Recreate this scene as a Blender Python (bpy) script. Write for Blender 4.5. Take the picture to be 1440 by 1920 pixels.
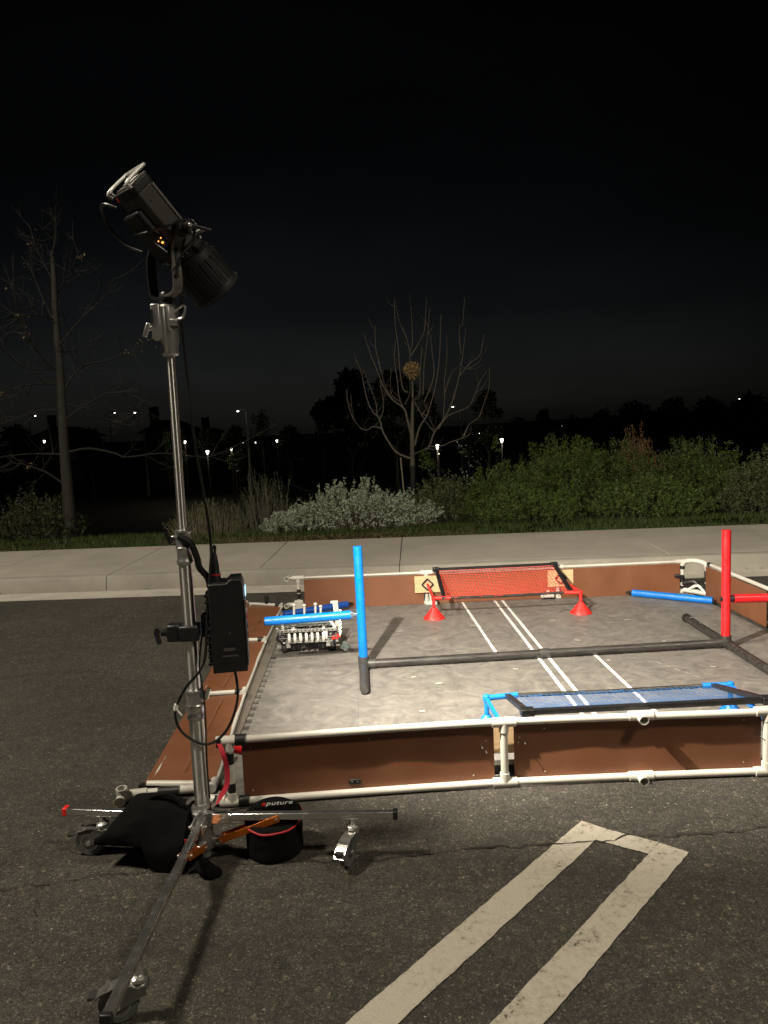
import bpy, bmesh, math, random
from mathutils import Vector, Matrix, Quaternion, noise
R = math.radians
scene = bpy.context.scene
for o in list(bpy.data.objects): bpy.data.objects.remove(o)
C = scene.collection
V = Vector

# ---------------------------------------------------------------- camera
CAM = V((0.6583, -3.3103, 1.6558)); YAW, PIT, ROL, FPX = 0.021983, -0.110596, -0.042503, 1438.32
_f = V((math.sin(YAW)*math.cos(PIT), math.cos(YAW)*math.cos(PIT), math.sin(PIT)))
_r = V((math.cos(YAW), -math.sin(YAW), 0)); _u = _r.cross(_f)
CR = math.cos(ROL)*_r + math.sin(ROL)*_u; CU = -math.sin(ROL)*_r + math.cos(ROL)*_u; CF = _f
cam_d = bpy.data.cameras.new('camera'); cam = bpy.data.objects.new('camera', cam_d); C.objects.link(cam)
cam.matrix_world = Matrix(((CR.x, CU.x, -CF.x, CAM.x), (CR.y, CU.y, -CF.y, CAM.y), (CR.z, CU.z, -CF.z, CAM.z), (0, 0, 0, 1)))
cam_d.sensor_fit = 'VERTICAL'; cam_d.sensor_height = 24; cam_d.lens = FPX/1920*24
cam_d.clip_start = 0.05; cam_d.clip_end = 2000
scene.camera = cam
scene.render.resolution_x = 768; scene.render.resolution_y = 1024
vs = scene.view_settings
vs.view_transform = 'Standard'; vs.look = 'None'; vs.exposure = 0.0; vs.gamma = 1.0; vs.use_curve_mapping = False

def at(px, py, Y):                       # a sight line of the photograph met with the depth Y
    d = CR*((px-720)/FPX) - CU*((py-960)/FPX) + CF
    return CAM + d*((Y-CAM.y)/d.y)

# ---------------------------------------------------------------- night sky and moonlight
SUN_EL, SUN_ROT = R(20), R(200)
w = bpy.data.worlds.new('World'); scene.world = w; w.use_nodes = True
nt = w.node_tree; nt.nodes.clear()
out = nt.nodes.new('ShaderNodeOutputWorld'); bg = nt.nodes.new('ShaderNodeBackground'); sky = nt.nodes.new('ShaderNodeTexSky')
sky.sky_type = 'NISHITA'; sky.sun_disc = False; sky.sun_elevation = SUN_EL; sky.sun_rotation = SUN_ROT
sky.air_density = 1.0; sky.dust_density = 1.5; sky.ozone_density = 1.0
hs = nt.nodes.new('ShaderNodeHueSaturation'); hs.inputs['Saturation'].default_value = 0.5
tc = nt.nodes.new('ShaderNodeTexCoord'); mp = nt.nodes.new('ShaderNodeMapping'); mp.inputs['Scale'].default_value = (1.2, 1.2, 4.0)
nz = nt.nodes.new('ShaderNodeTexNoise'); nz.inputs['Scale'].default_value = 1.6; nz.inputs['Detail'].default_value = 4
mr = nt.nodes.new('ShaderNodeMapRange'); mr.inputs[1].default_value = 0.3; mr.inputs[2].default_value = 0.75; mr.inputs[3].default_value = 0.58; mr.inputs[4].default_value = 1.38
ml = nt.nodes.new('ShaderNodeMath'); ml.operation = 'MULTIPLY'; ml.inputs[1].default_value = 0.0022
nt.links.new(tc.outputs['Generated'], mp.inputs[0]); nt.links.new(mp.outputs[0], nz.inputs['Vector']); nt.links.new(nz.outputs[0], mr.inputs[0])
# town glow: the night sky is palest just above the horizon, all the way round
sx_ = nt.nodes.new('ShaderNodeSeparateXYZ'); nt.links.new(tc.outputs['Generated'], sx_.inputs[0])
rp_ = nt.nodes.new('ShaderNodeValToRGB'); ee = rp_.color_ramp.elements
ee[0].position = 0.0; ee[0].color = (1, 1, 1, 1); ee[1].position = 1.0; ee[1].color = (.15, .15, .15, 1)
for p_, v_ in ((.04, .92), (.14, .42), (.30, .24), (.46, .18)):
    x_ = ee.new(p_); x_.color = (v_, v_, v_, 1)
nt.links.new(sx_.outputs['Z'], rp_.inputs[0])
m2 = nt.nodes.new('ShaderNodeMath'); m2.operation = 'MULTIPLY'; nt.links.new(mr.outputs[0], m2.inputs[0]); nt.links.new(rp_.outputs[0], m2.inputs[1])
dt = nt.nodes.new('ShaderNodeVectorMath'); dt.operation = 'DOT_PRODUCT'; dt.inputs[1].default_value = (-.22, .975, 0); nt.links.new(tc.outputs['Generated'], dt.inputs[0])
ma = nt.nodes.new('ShaderNodeMapRange'); ma.interpolation_type = 'SMOOTHSTEP'; ma.inputs[1].default_value = .70; ma.inputs[2].default_value = .99; ma.inputs[3].default_value = .38; ma.inputs[4].default_value = 1.0; nt.links.new(dt.outputs['Value'], ma.inputs[0])
m3 = nt.nodes.new('ShaderNodeMath'); m3.operation = 'MULTIPLY'; nt.links.new(m2.outputs[0], m3.inputs[0]); nt.links.new(ma.outputs[0], m3.inputs[1])
nt.links.new(m3.outputs[0], ml.inputs[0]); nt.links.new(ml.outputs[0], bg.inputs['Strength'])
nt.links.new(sky.outputs[0], hs.inputs['Color']); nt.links.new(hs.outputs[0], bg.inputs['Color']); nt.links.new(bg.outputs[0], out.inputs['Surface'])
sd = bpy.data.lights.new('moonlight', 'SUN'); sd.energy = 0.004; sd.angle = R(0.5); sd.color = (1, .95, .88)
so = bpy.data.objects.new('moonlight', sd); C.objects.link(so)
so.rotation_euler = (-V((math.sin(SUN_ROT)*math.cos(SUN_EL), math.cos(SUN_ROT)*math.cos(SUN_EL), math.sin(SUN_EL)))).to_track_quat('-Z', 'Y').to_euler()
MAST_POWER, SPOT_POWER = (5700, 3200), 1800

# ---------------------------------------------------------------- materials
MATS = {}
def lnk(nt, a, b): nt.links.new(a, b)
def mat(name, col, rough=.6, metal=0., var=0., vscale=8., bump=0., bscale=60., col2=None, spec=.5, rvar=0., emis=None, estr=0., island=0., clear=0., trans=0., alpha=1., stretch=None):
    if name in MATS: return MATS[name]
    m = bpy.data.materials.new(name); m.use_nodes = True; MATS[name] = m
    nt = m.node_tree; b = nt.nodes['Principled BSDF']
    b.inputs['Base Color'].default_value = (*col, 1); b.inputs['Roughness'].default_value = rough; b.inputs['Metallic'].default_value = metal
    b.inputs['Specular IOR Level'].default_value = spec; b.inputs['Coat Weight'].default_value = clear
    b.inputs['Transmission Weight'].default_value = trans; b.inputs['Alpha'].default_value = alpha
    if emis: b.inputs['Emission Color'].default_value = (*emis, 1); b.inputs['Emission Strength'].default_value = estr
    tc = nt.nodes.new('ShaderNodeTexCoord'); src = tc.outputs['Object']
    if stretch:
        mp = nt.nodes.new('ShaderNodeMapping'); mp.inputs['Scale'].default_value = stretch; lnk(nt, src, mp.inputs[0]); src = mp.outputs[0]
    fac = None
    if var or col2:
        n = nt.nodes.new('ShaderNodeTexNoise'); n.inputs['Scale'].default_value = vscale; n.inputs['Detail'].default_value = 6; n.inputs['Roughness'].default_value = .65
        lnk(nt, src, n.inputs['Vector'])
        mr = nt.nodes.new('ShaderNodeMapRange'); mr.inputs[1].default_value = .32; mr.inputs[2].default_value = .68; lnk(nt, n.outputs[0], mr.inputs[0])
        fac = mr.outputs[0]
    if island:
        g = nt.nodes.new('ShaderNodeNewGeometry'); fac = g.outputs['Random Per Island']; var = island
    if fac:
        mx = nt.nodes.new('ShaderNodeMix'); mx.data_type = 'RGBA'
        c2 = col2 or tuple(min(1, c*(1+var)) for c in col); c1 = col if col2 else tuple(c*(1-var) for c in col)
        mx.inputs[6].default_value = (*c1, 1); mx.inputs[7].default_value = (*c2, 1)
        lnk(nt, fac, mx.inputs[0]); lnk(nt, mx.outputs[2], b.inputs['Base Color'])
    if rvar:
        n = nt.nodes.new('ShaderNodeTexNoise'); n.inputs['Scale'].default_value = vscale*2.3; n.inputs['Detail'].default_value = 5; lnk(nt, src, n.inputs['Vector'])
        mr = nt.nodes.new('ShaderNodeMapRange'); mr.inputs[1].default_value = .3; mr.inputs[2].default_value = .7
        mr.inputs[3].default_value = max(0.02, rough-rvar); mr.inputs[4].default_value = min(1, rough+rvar); lnk(nt, n.outputs[0], mr.inputs[0]); lnk(nt, mr.outputs[0], b.inputs['Roughness'])
    if bump:
        n = nt.nodes.new('ShaderNodeTexNoise'); n.inputs['Scale'].default_value = bscale; n.inputs['Detail'].default_value = 4; lnk(nt, src, n.inputs['Vector'])
        bp = nt.nodes.new('ShaderNodeBump'); bp.inputs['Strength'].default_value = bump; bp.inputs['Distance'].default_value = .01
        lnk(nt, n.outputs[0], bp.inputs['Height']); lnk(nt, bp.outputs[0], b.inputs['Normal'])
    return m

def asphalt_material():
    m = bpy.data.materials.new('worn_asphalt'); m.use_nodes = True; nt = m.node_tree; b = nt.nodes['Principled BSDF']
    tc = nt.nodes.new('ShaderNodeTexCoord'); co = tc.outputs['Object']
    def vor(s, feat='F1'):
        v = nt.nodes.new('ShaderNodeTexVoronoi'); v.inputs['Scale'].default_value = s; v.feature = feat; lnk(nt, co, v.inputs['Vector']); return v
    def noi(s, d=5, r=.6):
        v = nt.nodes.new('ShaderNodeTexNoise'); v.inputs['Scale'].default_value = s; v.inputs['Detail'].default_value = d; v.inputs['Roughness'].default_value = r; lnk(nt, co, v.inputs['Vector']); return v
    v1 = vor(210); v2 = vor(70); n1 = noi(1.3); n2 = noi(14); n3 = noi(60, 3)
    sep = nt.nodes.new('ShaderNodeSeparateColor'); lnk(nt, v1.outputs['Color'], sep.inputs[0])
    cr = nt.nodes.new('ShaderNodeValToRGB'); e = cr.color_ramp.elements
    e[0].position = 0; e[0].color = (.040, .037, .031, 1); e[1].position = 1; e[1].color = (.22, .205, .175, 1)
    for p_, c_ in ((.45, (.064, .059, .050)), (.80, (.085, .078, .065)), (.94, (.115, .105, .087))):
        x = e.new(p_); x.color = (*c_, 1)
    lnk(nt, sep.outputs[0], cr.inputs[0])
    sep2 = nt.nodes.new('ShaderNodeSeparateColor'); lnk(nt, v2.outputs['Color'], sep2.inputs[0])
    cr2 = nt.nodes.new('ShaderNodeValToRGB'); e = cr2.color_ramp.elements
    e[0].position = 0; e[0].color = (.75, .75, .75, 1); e[1].position = 1; e[1].color = (2.0, 1.9, 1.7, 1); x = e.new(.955); x.color = (1.08, 1.06, 1.0, 1)
    lnk(nt, sep2.outputs[1], cr2.inputs[0])
    mx = nt.nodes.new('ShaderNodeMix'); mx.data_type = 'RGBA'; mx.blend_type = 'MULTIPLY'; mx.inputs[0].default_value = 1
    lnk(nt, cr.outputs[0], mx.inputs[6]); lnk(nt, cr2.outputs[0], mx.inputs[7])
    def rng(src, lo, hi, a=.3, c=.7):
        mr = nt.nodes.new('ShaderNodeMapRange'); mr.inputs[1].default_value = a; mr.inputs[2].default_value = c; mr.inputs[3].default_value = lo; mr.inputs[4].default_value = hi; lnk(nt, src, mr.inputs[0]); return mr.outputs[0]
    mpp = nt.nodes.new('ShaderNodeMapping'); mpp.inputs['Scale'].default_value = (.35, 1.1, 1); mpp.inputs['Rotation'].default_value = (0, 0, .35); lnk(nt, co, mpp.inputs[0])
    n4 = nt.nodes.new('ShaderNodeTexNoise'); n4.inputs['Scale'].default_value = 1.4; n4.inputs['Detail'].default_value = 7; n4.inputs['Roughness'].default_value = .7; n4.inputs['Distortion'].default_value = .8; lnk(nt, mpp.outputs[0], n4.inputs['Vector'])
    st_ = rng(n4.outputs[0], .80, 1.06, .38, .58)
    p0_ = nt.nodes.new('ShaderNodeMath'); p0_.operation = 'MULTIPLY'; lnk(nt, rng(n1.outputs[0], .66, .86), p0_.inputs[0]); lnk(nt, st_, p0_.inputs[1])
    pr = nt.nodes.new('ShaderNodeMath'); pr.operation = 'MULTIPLY'; lnk(nt, p0_.outputs[0], pr.inputs[0]); lnk(nt, rng(n2.outputs[0], .8, 1.2), pr.inputs[1])
    sc = nt.nodes.new('ShaderNodeVectorMath'); sc.operation = 'SCALE'; lnk(nt, mx.outputs[2], sc.inputs[0]); lnk(nt, pr.outputs[0], sc.inputs['Scale'])
    lnk(nt, sc.outputs[0], b.inputs['Base Color']); b.inputs['Roughness'].default_value = .85; b.inputs['Specular IOR Level'].default_value = .35
    ad = nt.nodes.new('ShaderNodeMath'); ad.operation = 'ADD'; lnk(nt, v1.outputs['Distance'], ad.inputs[0]); lnk(nt, n3.outputs[0], ad.inputs[1])
    bp = nt.nodes.new('ShaderNodeBump'); bp.inputs['Strength'].default_value = .6; bp.inputs['Distance'].default_value = .004; bp.invert = True
    lnk(nt, ad.outputs[0], bp.inputs['Height']); lnk(nt, bp.outputs[0], b.inputs['Normal'])
    return m

def paint_material():
    m = bpy.data.materials.new('worn_paint'); m.use_nodes = True; nt = m.node_tree; b = nt.nodes['Principled BSDF']
    tc = nt.nodes.new('ShaderNodeTexCoord')
    n = nt.nodes.new('ShaderNodeTexNoise'); n.inputs['Scale'].default_value = 38; n.inputs['Detail'].default_value = 8; n.inputs['Roughness'].default_value = .75; lnk(nt, tc.outputs['Object'], n.inputs['Vector'])
    n2 = nt.nodes.new('ShaderNodeTexNoise'); n2.inputs['Scale'].default_value = 5; n2.inputs['Detail'].default_value = 4; lnk(nt, tc.outputs['Object'], n2.inputs['Vector'])
    ad = nt.nodes.new('ShaderNodeMath'); ad.operation = 'MULTIPLY_ADD'; ad.inputs[1].default_value = .45; lnk(nt, n2.outputs[0], ad.inputs[0]); lnk(nt, n.outputs[0], ad.inputs[2])
    cr = nt.nodes.new('ShaderNodeValToRGB'); e = cr.color_ramp.elements
    e[0].position = .555; e[0].color = (.05, .045, .037, 1); e[1].position = .60; e[1].color = (.30, .27, .215, 1); x = e.new(.75); x.color = (.39, .355, .29, 1)
    lnk(nt, ad.outputs[0], cr.inputs[0]); lnk(nt, cr.outputs[0], b.inputs['Base Color']); b.inputs['Roughness'].default_value = .7
    v = nt.nodes.new('ShaderNodeTexVoronoi'); v.inputs['Scale'].default_value = 105; lnk(nt, tc.outputs['Object'], v.inputs['Vector'])
    bp = nt.nodes.new('ShaderNodeBump'); bp.inputs['Strength'].default_value = .5; bp.inputs['Distance'].default_value = .004; bp.invert = True
    lnk(nt, v.outputs['Distance'], bp.inputs['Height']); lnk(nt, bp.outputs[0], b.inputs['Normal'])
    return m

def mat_tile_material():
    m = bpy.data.materials.new('grey_foam'); m.use_nodes = True; nt = m.node_tree; b = nt.nodes['Principled BSDF']
    g = nt.nodes.new('ShaderNodeNewGeometry')
    mp = nt.nodes.new('ShaderNodeMapping'); mp.inputs['Scale'].default_value = (1, 1, .2); lnk(nt, g.outputs['Position'], mp.inputs[0])
    n0 = nt.nodes.new('ShaderNodeTexNoise'); n0.inputs['Scale'].default_value = 4.5; n0.inputs['Detail'].default_value = 5; n0.inputs['Distortion'].default_value = 2.6; n0.inputs['Roughness'].default_value = .62; lnk(nt, mp.outputs[0], n0.inputs['Vector'])
    n1 = nt.nodes.new('ShaderNodeTexNoise'); n1.inputs['Scale'].default_value = 28; n1.inputs['Detail'].default_value = 6; n1.inputs['Distortion'].default_value = 1.5; lnk(nt, mp.outputs[0], n1.inputs['Vector'])
    ad = nt.nodes.new('ShaderNodeMath'); ad.operation = 'MULTIPLY_ADD'; ad.inputs[1].default_value = .35; lnk(nt, n1.outputs[0], ad.inputs[0]); lnk(nt, n0.outputs[0], ad.inputs[2])
    cr = nt.nodes.new('ShaderNodeValToRGB'); e = cr.color_ramp.elements
    e[0].position = .47; e[0].color = (.108, .102, .093, 1); e[1].position = .92; e[1].color = (.235, .22, .195, 1)
    for p_, c_ in ((.58, (.137, .128, .115)), (.70, (.165, .154, .138)), (.80, (.19, .177, .157))):
        x = e.new(p_); x.color = (*c_, 1)
    lnk(nt, ad.outputs[0], cr.inputs[0]); lnk(nt, cr.outputs[0], b.inputs['Base Color']); b.inputs['Roughness'].default_value = .55
    bp = nt.nodes.new('ShaderNodeBump'); bp.inputs['Strength'].default_value = .25; bp.inputs['Distance'].default_value = .006
    lnk(nt, ad.outputs[0], bp.inputs['Height']); lnk(nt, bp.outputs[0], b.inputs['Normal'])
    return m

M_ASPH = asphalt_material(); M_PAINT = paint_material(); M_FOAM = mat_tile_material()
M_CONC = mat('concrete', (.29, .268, .225), .85, col2=(.375, .345, .29), vscale=1.7, bump=.25, bscale=140)
M_GUTT = mat('gutter_concrete', (.33, .31, .27), .85, col2=(.46, .43, .37), vscale=3, bump=.3, bscale=120)
M_KERB = mat('shaded_kerb_concrete', (.23, .215, .18), .88, col2=(.31, .29, .245), vscale=2.6, bump=.3, bscale=120)  # shade of the kerb face put into the colour, darker than the slabs
M_SOIL = mat('soil', (.035, .03, .02), .95, col2=(.07, .055, .035), vscale=.8, bump=.6, bscale=20)
M_PVC = mat('white_pvc', (.60, .58, .52), .38, col2=(.50, .475, .415), vscale=5)
M_HARD = mat('brown_hardboard', (.195, .076, .034), .55, col2=(.155, .059, .026), vscale=3.0, bump=.08, bscale=200, rvar=.12)
M_TAPE = mat('black_tape', (.012, .012, .012), .45, bump=.2, bscale=60)
M_WTAPE = mat('white_tape', (.74, .73, .68), .5, var=.08, vscale=30)
M_WOOD = mat('pale_plywood', (.52, .36, .19), .6, col2=(.62, .46, .27), vscale=9, stretch=(1, 8, 8))
M_BLKPL = mat('black_plastic', (.012, .012, .013), .42, rvar=.1)
M_BARR = mat('scuffed_black_pipe', (.012, .0115, .0105), .40, col2=(.048, .045, .040), vscale=16, stretch=(.35, 2.2, 2.2), rvar=.15)
M_BARRS = mat('grey_fitting', (.042, .041, .038), .45, var=.2, vscale=20)
M_BLUE = mat('blue_tube', (.0, .16, .60), .42, var=.16, vscale=9, rvar=.14)
M_NAVY = mat('deep_blue_tube', (.006, .06, .30), .35, var=.1, vscale=6)
M_RED = mat('red_tube', (.66, .012, .018), .42, var=.16, vscale=9, rvar=.14)
M_REDP = mat('red_plastic', (.78, .025, .02), .42, var=.05)
M_BLUEP = mat('sky_blue_plastic', (.005, .17, .58), .42, var=.05)
M_RNET = mat('red_net', (.75, .05, .03), .6); M_BNET = mat('blue_net', (.012, .085, .24), .55)
M_CHROME = mat('chrome', (.84, .83, .80), .30, .95)
M_STEEL = mat('brushed_steel', (.66, .65, .63), .33, .92)
M_DSTEEL = mat('dull_zinc', (.22, .225, .22), .45, .8, var=.15, vscale=25)
M_ORANGE = mat('orange_anodised', (.50, .13, .012), .35, .55, var=.12, vscale=10)
M_RUB = mat('black_rubber', (.018, .018, .018), .7)
M_WHEEL = mat('grey_rubber', (.11, .11, .108), .55, var=.1, vscale=30)
M_CLOTH = mat('black_nylon', (.0035, .0035, .0035), .95, bump=.3, bscale=180, spec=.15)
M_REDZ = mat('red_zip', (.42, .02, .025), .6)
M_CABLE = mat('black_cable', (.010, .010, .010), .4)
M_GREYP = mat('grey_painted_metal', (.105, .098, .088), .45, .3, var=.12, vscale=20)
M_WHITEP = mat('white_plastic', (.75, .74, .70), .4)
M_ALU = mat('aluminium', (.55, .55, .53), .35, .9, var=.1, vscale=40)
M_CLEAR = mat('clear_polycarbonate', (.55, .72, .72), .1, trans=.75, alpha=.7)
M_BARK = mat('grey_bark', (.025, .022, .0175), .9, col2=(.009, .008, .0065), vscale=7, bump=.8, bscale=25, stretch=(3, 3, .6))
M_TWIG = mat('pale_twig', (.20, .165, .115), .85, var=.25, vscale=6)
M_DTWIG = mat('dark_twig', (.05, .042, .032), .9, var=.3, vscale=5)

# ---------------------------------------------------------------- mesh helpers
def tube_chrome():
    m = bpy.data.materials.new('drawn_chrome_tube'); m.use_nodes = True; nt = m.node_tree; b = nt.nodes['Principled BSDF']
    b.inputs['Base Color'].default_value = (.86, .85, .82, 1); b.inputs['Metallic'].default_value = 1; b.inputs['Roughness'].default_value = .30
    b.inputs['Anisotropic'].default_value = .92; b.inputs['Anisotropic Rotation'].default_value = ANISO_ROT
    tg = nt.nodes.new('ShaderNodeTangent'); tg.direction_type = 'RADIAL'; tg.axis = 'Z'; lnk(nt, tg.outputs[0], b.inputs['Tangent'])
    return m
ANISO_ROT = 0.25
M_COL = tube_chrome(); M_LEG = mat('leg_chrome', (.80, .79, .76), .22, .95, rvar=.08, vscale=9)
M_HEAD = mat('black_lamp_paint', (.030, .028, .025), .5, .1, spec=.35, var=.1, vscale=30); M_HEADB = mat('lamp_black', (.008, .008, .008), .55, spec=.3)
class MB:
    def __init__(s): s.v = []; s.f = []; s.M = None
    def add(s, vs, fs):
        o = len(s.v)
        s.v += [(s.M @ V(p)) if s.M is not None else V(p) for p in vs]
        s.f += [tuple(i+o for i in q) for q in fs]; return s
    def box(s, c, d, rot=None):
        h = [x/2 for x in d]; c = V(c)
        ps = [V((sx*h[0], sy*h[1], sz*h[2])) for sz in (-1, 1) for sx, sy in ((-1, -1), (1, -1), (1, 1), (-1, 1))]
        if rot is not None: ps = [rot @ p for p in ps]
        return s.add([c+p for p in ps], [(3, 2, 1, 0), (4, 5, 6, 7), (0, 1, 5, 4), (1, 2, 6, 5), (2, 3, 7, 6), (3, 0, 4, 7)])
    def beam(s, a, b, wd, ht, up=(0, 0, 1)):
        a = V(a); b = V(b); x = (b-a).normalized(); y = V(up).cross(x).normalized(); z = x.cross(y)
        rot = Matrix((x, y, z)).transposed()
        return s.box((a+b)/2, ((b-a).length, wd, ht), rot)
    def tube(s, pts, r, n=10, cap=True):
        pts = [V(p) for p in pts]; k = len(pts); rs = r if isinstance(r, (list, tuple)) else [r]*k
        t0 = (pts[1]-pts[0]).normalized(); a = V((0, 0, 1)) if abs(t0.z) < .9 else V((1, 0, 0))
        nrm = (a - t0*a.dot(t0)).normalized(); vs = []; fs = []; tp = t0
        for i in range(k):
            t = (pts[min(i+1, k-1)]-pts[max(i-1, 0)])
            t = t.normalized() if t.length > 1e-9 else tp
            nrm = (nrm - t*nrm.dot(t)); nrm = nrm.normalized() if nrm.length > 1e-6 else t.orthogonal().normalized()
            bn = t.cross(nrm); tp = t
            vs += [pts[i] + (nrm*math.cos(2*math.pi*j/n) + bn*math.sin(2*math.pi*j/n))*rs[i] for j in range(n)]
        for i in range(k-1):
            for j in range(n): fs.append((i*n+j, i*n+(j+1) % n, (i+1)*n+(j+1) % n, (i+1)*n+j))
        if cap: fs += [tuple(range(n-1, -1, -1)), tuple((k-1)*n+j for j in range(n))]
        return s.add(vs, fs)
    def lathe(s, prof, c=(0, 0, 0), axis=(0, 0, 1), n=24, close=False):
        z = V(axis).normalized(); x = z.orthogonal().normalized(); y = z.cross(x); c = V(c); vs = []; fs = []; k = len(prof)
        for r, h in prof:
            vs += [c + z*h + (x*math.cos(2*math.pi*j/n) + y*math.sin(2*math.pi*j/n))*max(r, 1e-4) for j in range(n)]
        for i in range(k-1 + (1 if close else 0)):
            a = i; b = (i+1) % k
            for j in range(n): fs.append((a*n+j, a*n+(j+1) % n, b*n+(j+1) % n, b*n+j))
        if not close: fs += [tuple(range(n-1, -1, -1)), tuple((k-1)*n+j for j in range(n))]
        return s.add(vs, fs)
    def prism(s, poly, h0, h1):           # poly in xy
        n = len(poly); vs = [(x, y, h0) for x, y in poly]+[(x, y, h1) for x, y in poly]
        return s.add(vs, [tuple(range(n-1, -1, -1)), tuple(range(n, 2*n))]+[(i, (i+1) % n, n+(i+1) % n, n+i) for i in range(n)])
    def grid(s, rows):                    # rows of points
        a = len(rows); b = len(rows[0])
        return s.add([p for r_ in rows for p in r_], [(i*b+j, i*b+j+1, (i+1)*b+j+1, (i+1)*b+j) for i in range(a-1) for j in range(b-1)])
    def mesh(s, name, m, off=V((0, 0, 0)), smooth=True):
        me = bpy.data.meshes.new(name); me.from_pydata([tuple(p-off) for p in s.v], [], s.f); me.materials.append(m)
        if smooth:
            me.shade_smooth(); me.set_sharp_from_angle(angle=R(38))
        me.update(); return me
    def build(s, name, m, parent=None, bev=0, label=None, kind=None, smooth=True, fix=False):
        off = base(parent) if parent else V((0, 0, 0))
        me = s.mesh(name, m, off, smooth)
        if fix:
            bm = bmesh.new(); bm.from_mesh(me); bmesh.ops.recalc_face_normals(bm, faces=bm.faces); bm.to_mesh(me); bm.free()
        o = bpy.data.objects.new(name, me); C.objects.link(o)
        if parent: o.parent = parent
        if bev:
            b = o.modifiers.new('bevel', 'BEVEL'); b.width = bev; b.segments = 2; b.limit_method = 'ANGLE'; b.angle_limit = R(40)
        if label: o['label'] = label
        if kind: o['kind'] = kind
        return o
def base(o):
    p = V((0, 0, 0))
    while o: p = p+V(o.location); o = o.parent
    return p
def thing(name, label, cat, loc=(0, 0, 0), group=None):
    o = bpy.data.objects.new(name, None); C.objects.link(o); o.location = loc; o.empty_display_size = .1
    o['label'] = label; o['category'] = cat
    if group: o['group'] = group
    return o
def tag(o, label, cat, group=None):
    o['label'] = label; o['category'] = cat
    if group: o['group'] = group
    return o
def lerp(a, c, t): return a+(c-a)*t
def struct(o): o['kind'] = 'structure'; return o
def P(name, m, parent, fn, **k):
    b = MB(); fn(b); return b.build(name, m, parent, **k)
def sm(pts, n=6):                        # Catmull-Rom smoothing of a polyline
    pts = [V(p) for p in pts]; out = []
    for i in range(len(pts)-1):
        p0 = pts[max(i-1, 0)]; p1 = pts[i]; p2 = pts[i+1]; p3 = pts[min(i+2, len(pts)-1)]
        for k in range(n):
            t = k/n; out.append(.5*((2*p1)+(p2-p0)*t+(2*p0-5*p1+4*p2-p3)*t*t+(3*p1-p0-3*p2+p3)*t**3))
    return out+[pts[-1]]

# ================================================================ SETTING
rnd = random.Random(7)
ST, SS = math.cos(R(-3.78)), math.sin(R(-3.78))          # the kerb line is turned a little against the field
def swp(s, t, z): return V((.8+s*ST-t*SS, 4.86+s*SS+t*ST, z))
def kerb_t(x, y): return (y-4.86)*ST-(x-.8)*SS

def hill(x, y):
    t = kerb_t(x, y)
    if t < 2.0: return -.12
    z = .115
    if t > 3.2: z -= 4.2*min(1, (t-3.2)/26)**1.15
    if y > 85: z += 3.2*min(1, (y-85)/120)**1.3
    if y > 150: z += (max(0, x-10)/150)**1.0*3*min(1, (y-150)/120)
    if t > 3: z += .10*noise.noise(V((x*.25, y*.25, 3)))*min(1, (t-3)/4)
    return z
def axis_steps(a, b, fine0, fine1, f, c):
    out = []; x = a
    while x < b:
        out.append(x); d = f if fine0 <= x < fine1 else c
        if not (fine0-60 < x < fine1+60): d = c*2.5
        x += d
    return out+[b]
xs = axis_steps(-420, 420, -9, 10, .5, 6); ys = axis_steps(-80, 520, 6.4, 14, .35, 4)
P('terrain', M_SOIL, None, lambda b: b.grid([[V((x, y, hill(x, y))) for x in xs] for y in ys]), kind='structure')

# asphalt with the kerb line as its far edge
lot = MB(); sgrid = [-60, -30, -15, -8, -4, 0, 4, 8, 15, 30, 60]
lot.grid([[swp(s, t, 0) for s in sgrid] for t in (-50, -20, -10, -5, -2, -.43)])
lot_o = lot.build('asphalt', M_ASPH, None, kind='structure')
gut = struct(P('gutter', M_GUTT, None, lambda b: b.grid([[swp(s, t, z) for s in (-60, -20, 0, 20, 60)] for t, z in ((-.43, .004), (-.40, .006), (-.06, -.012), (-.02, .0))])))
# pavement slabs and kerb stones as separate casts with open joints
swalk = struct(P('pavement', M_SOIL, None, lambda b: b.grid([[swp(s, t, .10) for s in (-60, 60)] for t in (.02, 2.0)])))
kerb = struct(P('kerb', M_SOIL, None, lambda b: b.grid([[swp(s, t, z) for s in (-60, 60)] for t, z in ((.004, -.02), (.03, .12), (.14, .12))])))
joints = [-30, -26, -22, -18.5, -15.4, -12.3, -9.2, -7.7, -6.15, -4.6, -3.04, -1.37, .18, 3.1, 4.7, 6.3, 9.4, 12.5, 15.6, 19, 24, 30]
for a, b_ in zip(joints, joints[1:]):
    m = MB(); g = .004
    prof = [(.152, .08), (.152, .157), (2.02, .175), (2.02, .08)]
    vs_ = [swp(s, t, z) for s in (a+g, b_-g) for t, z in prof]
    m.add(vs_, [(0, 1, 2, 3), (7, 6, 5, 4), (0, 4, 5, 1), (1, 5, 6, 2), (2, 6, 7, 3), (3, 7, 4, 0)])
    m.build('slab', M_CONC, swalk, bev=.006, fix=True)
for a, b_ in zip(joints[::2], joints[2::2]):
    m = MB(); g = .004
    prof = [(-.035, -.03), (-.033, .0), (-.006, .140), (.004, .152), (.02, .158), (.146, .156), (.146, -.03)]; k = len(prof)
    vs_ = [swp(s, t, z) for s in (a+g, b_-g) for t, z in prof]
    m.add(vs_, [tuple(range(k)), tuple(range(2*k-1, k-1, -1))]+[(i, k+i, k+(i+1) % k, (i+1) % k) for i in range(k)])
    m.build('kerb_stone', M_KERB, kerb, fix=True)

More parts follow.
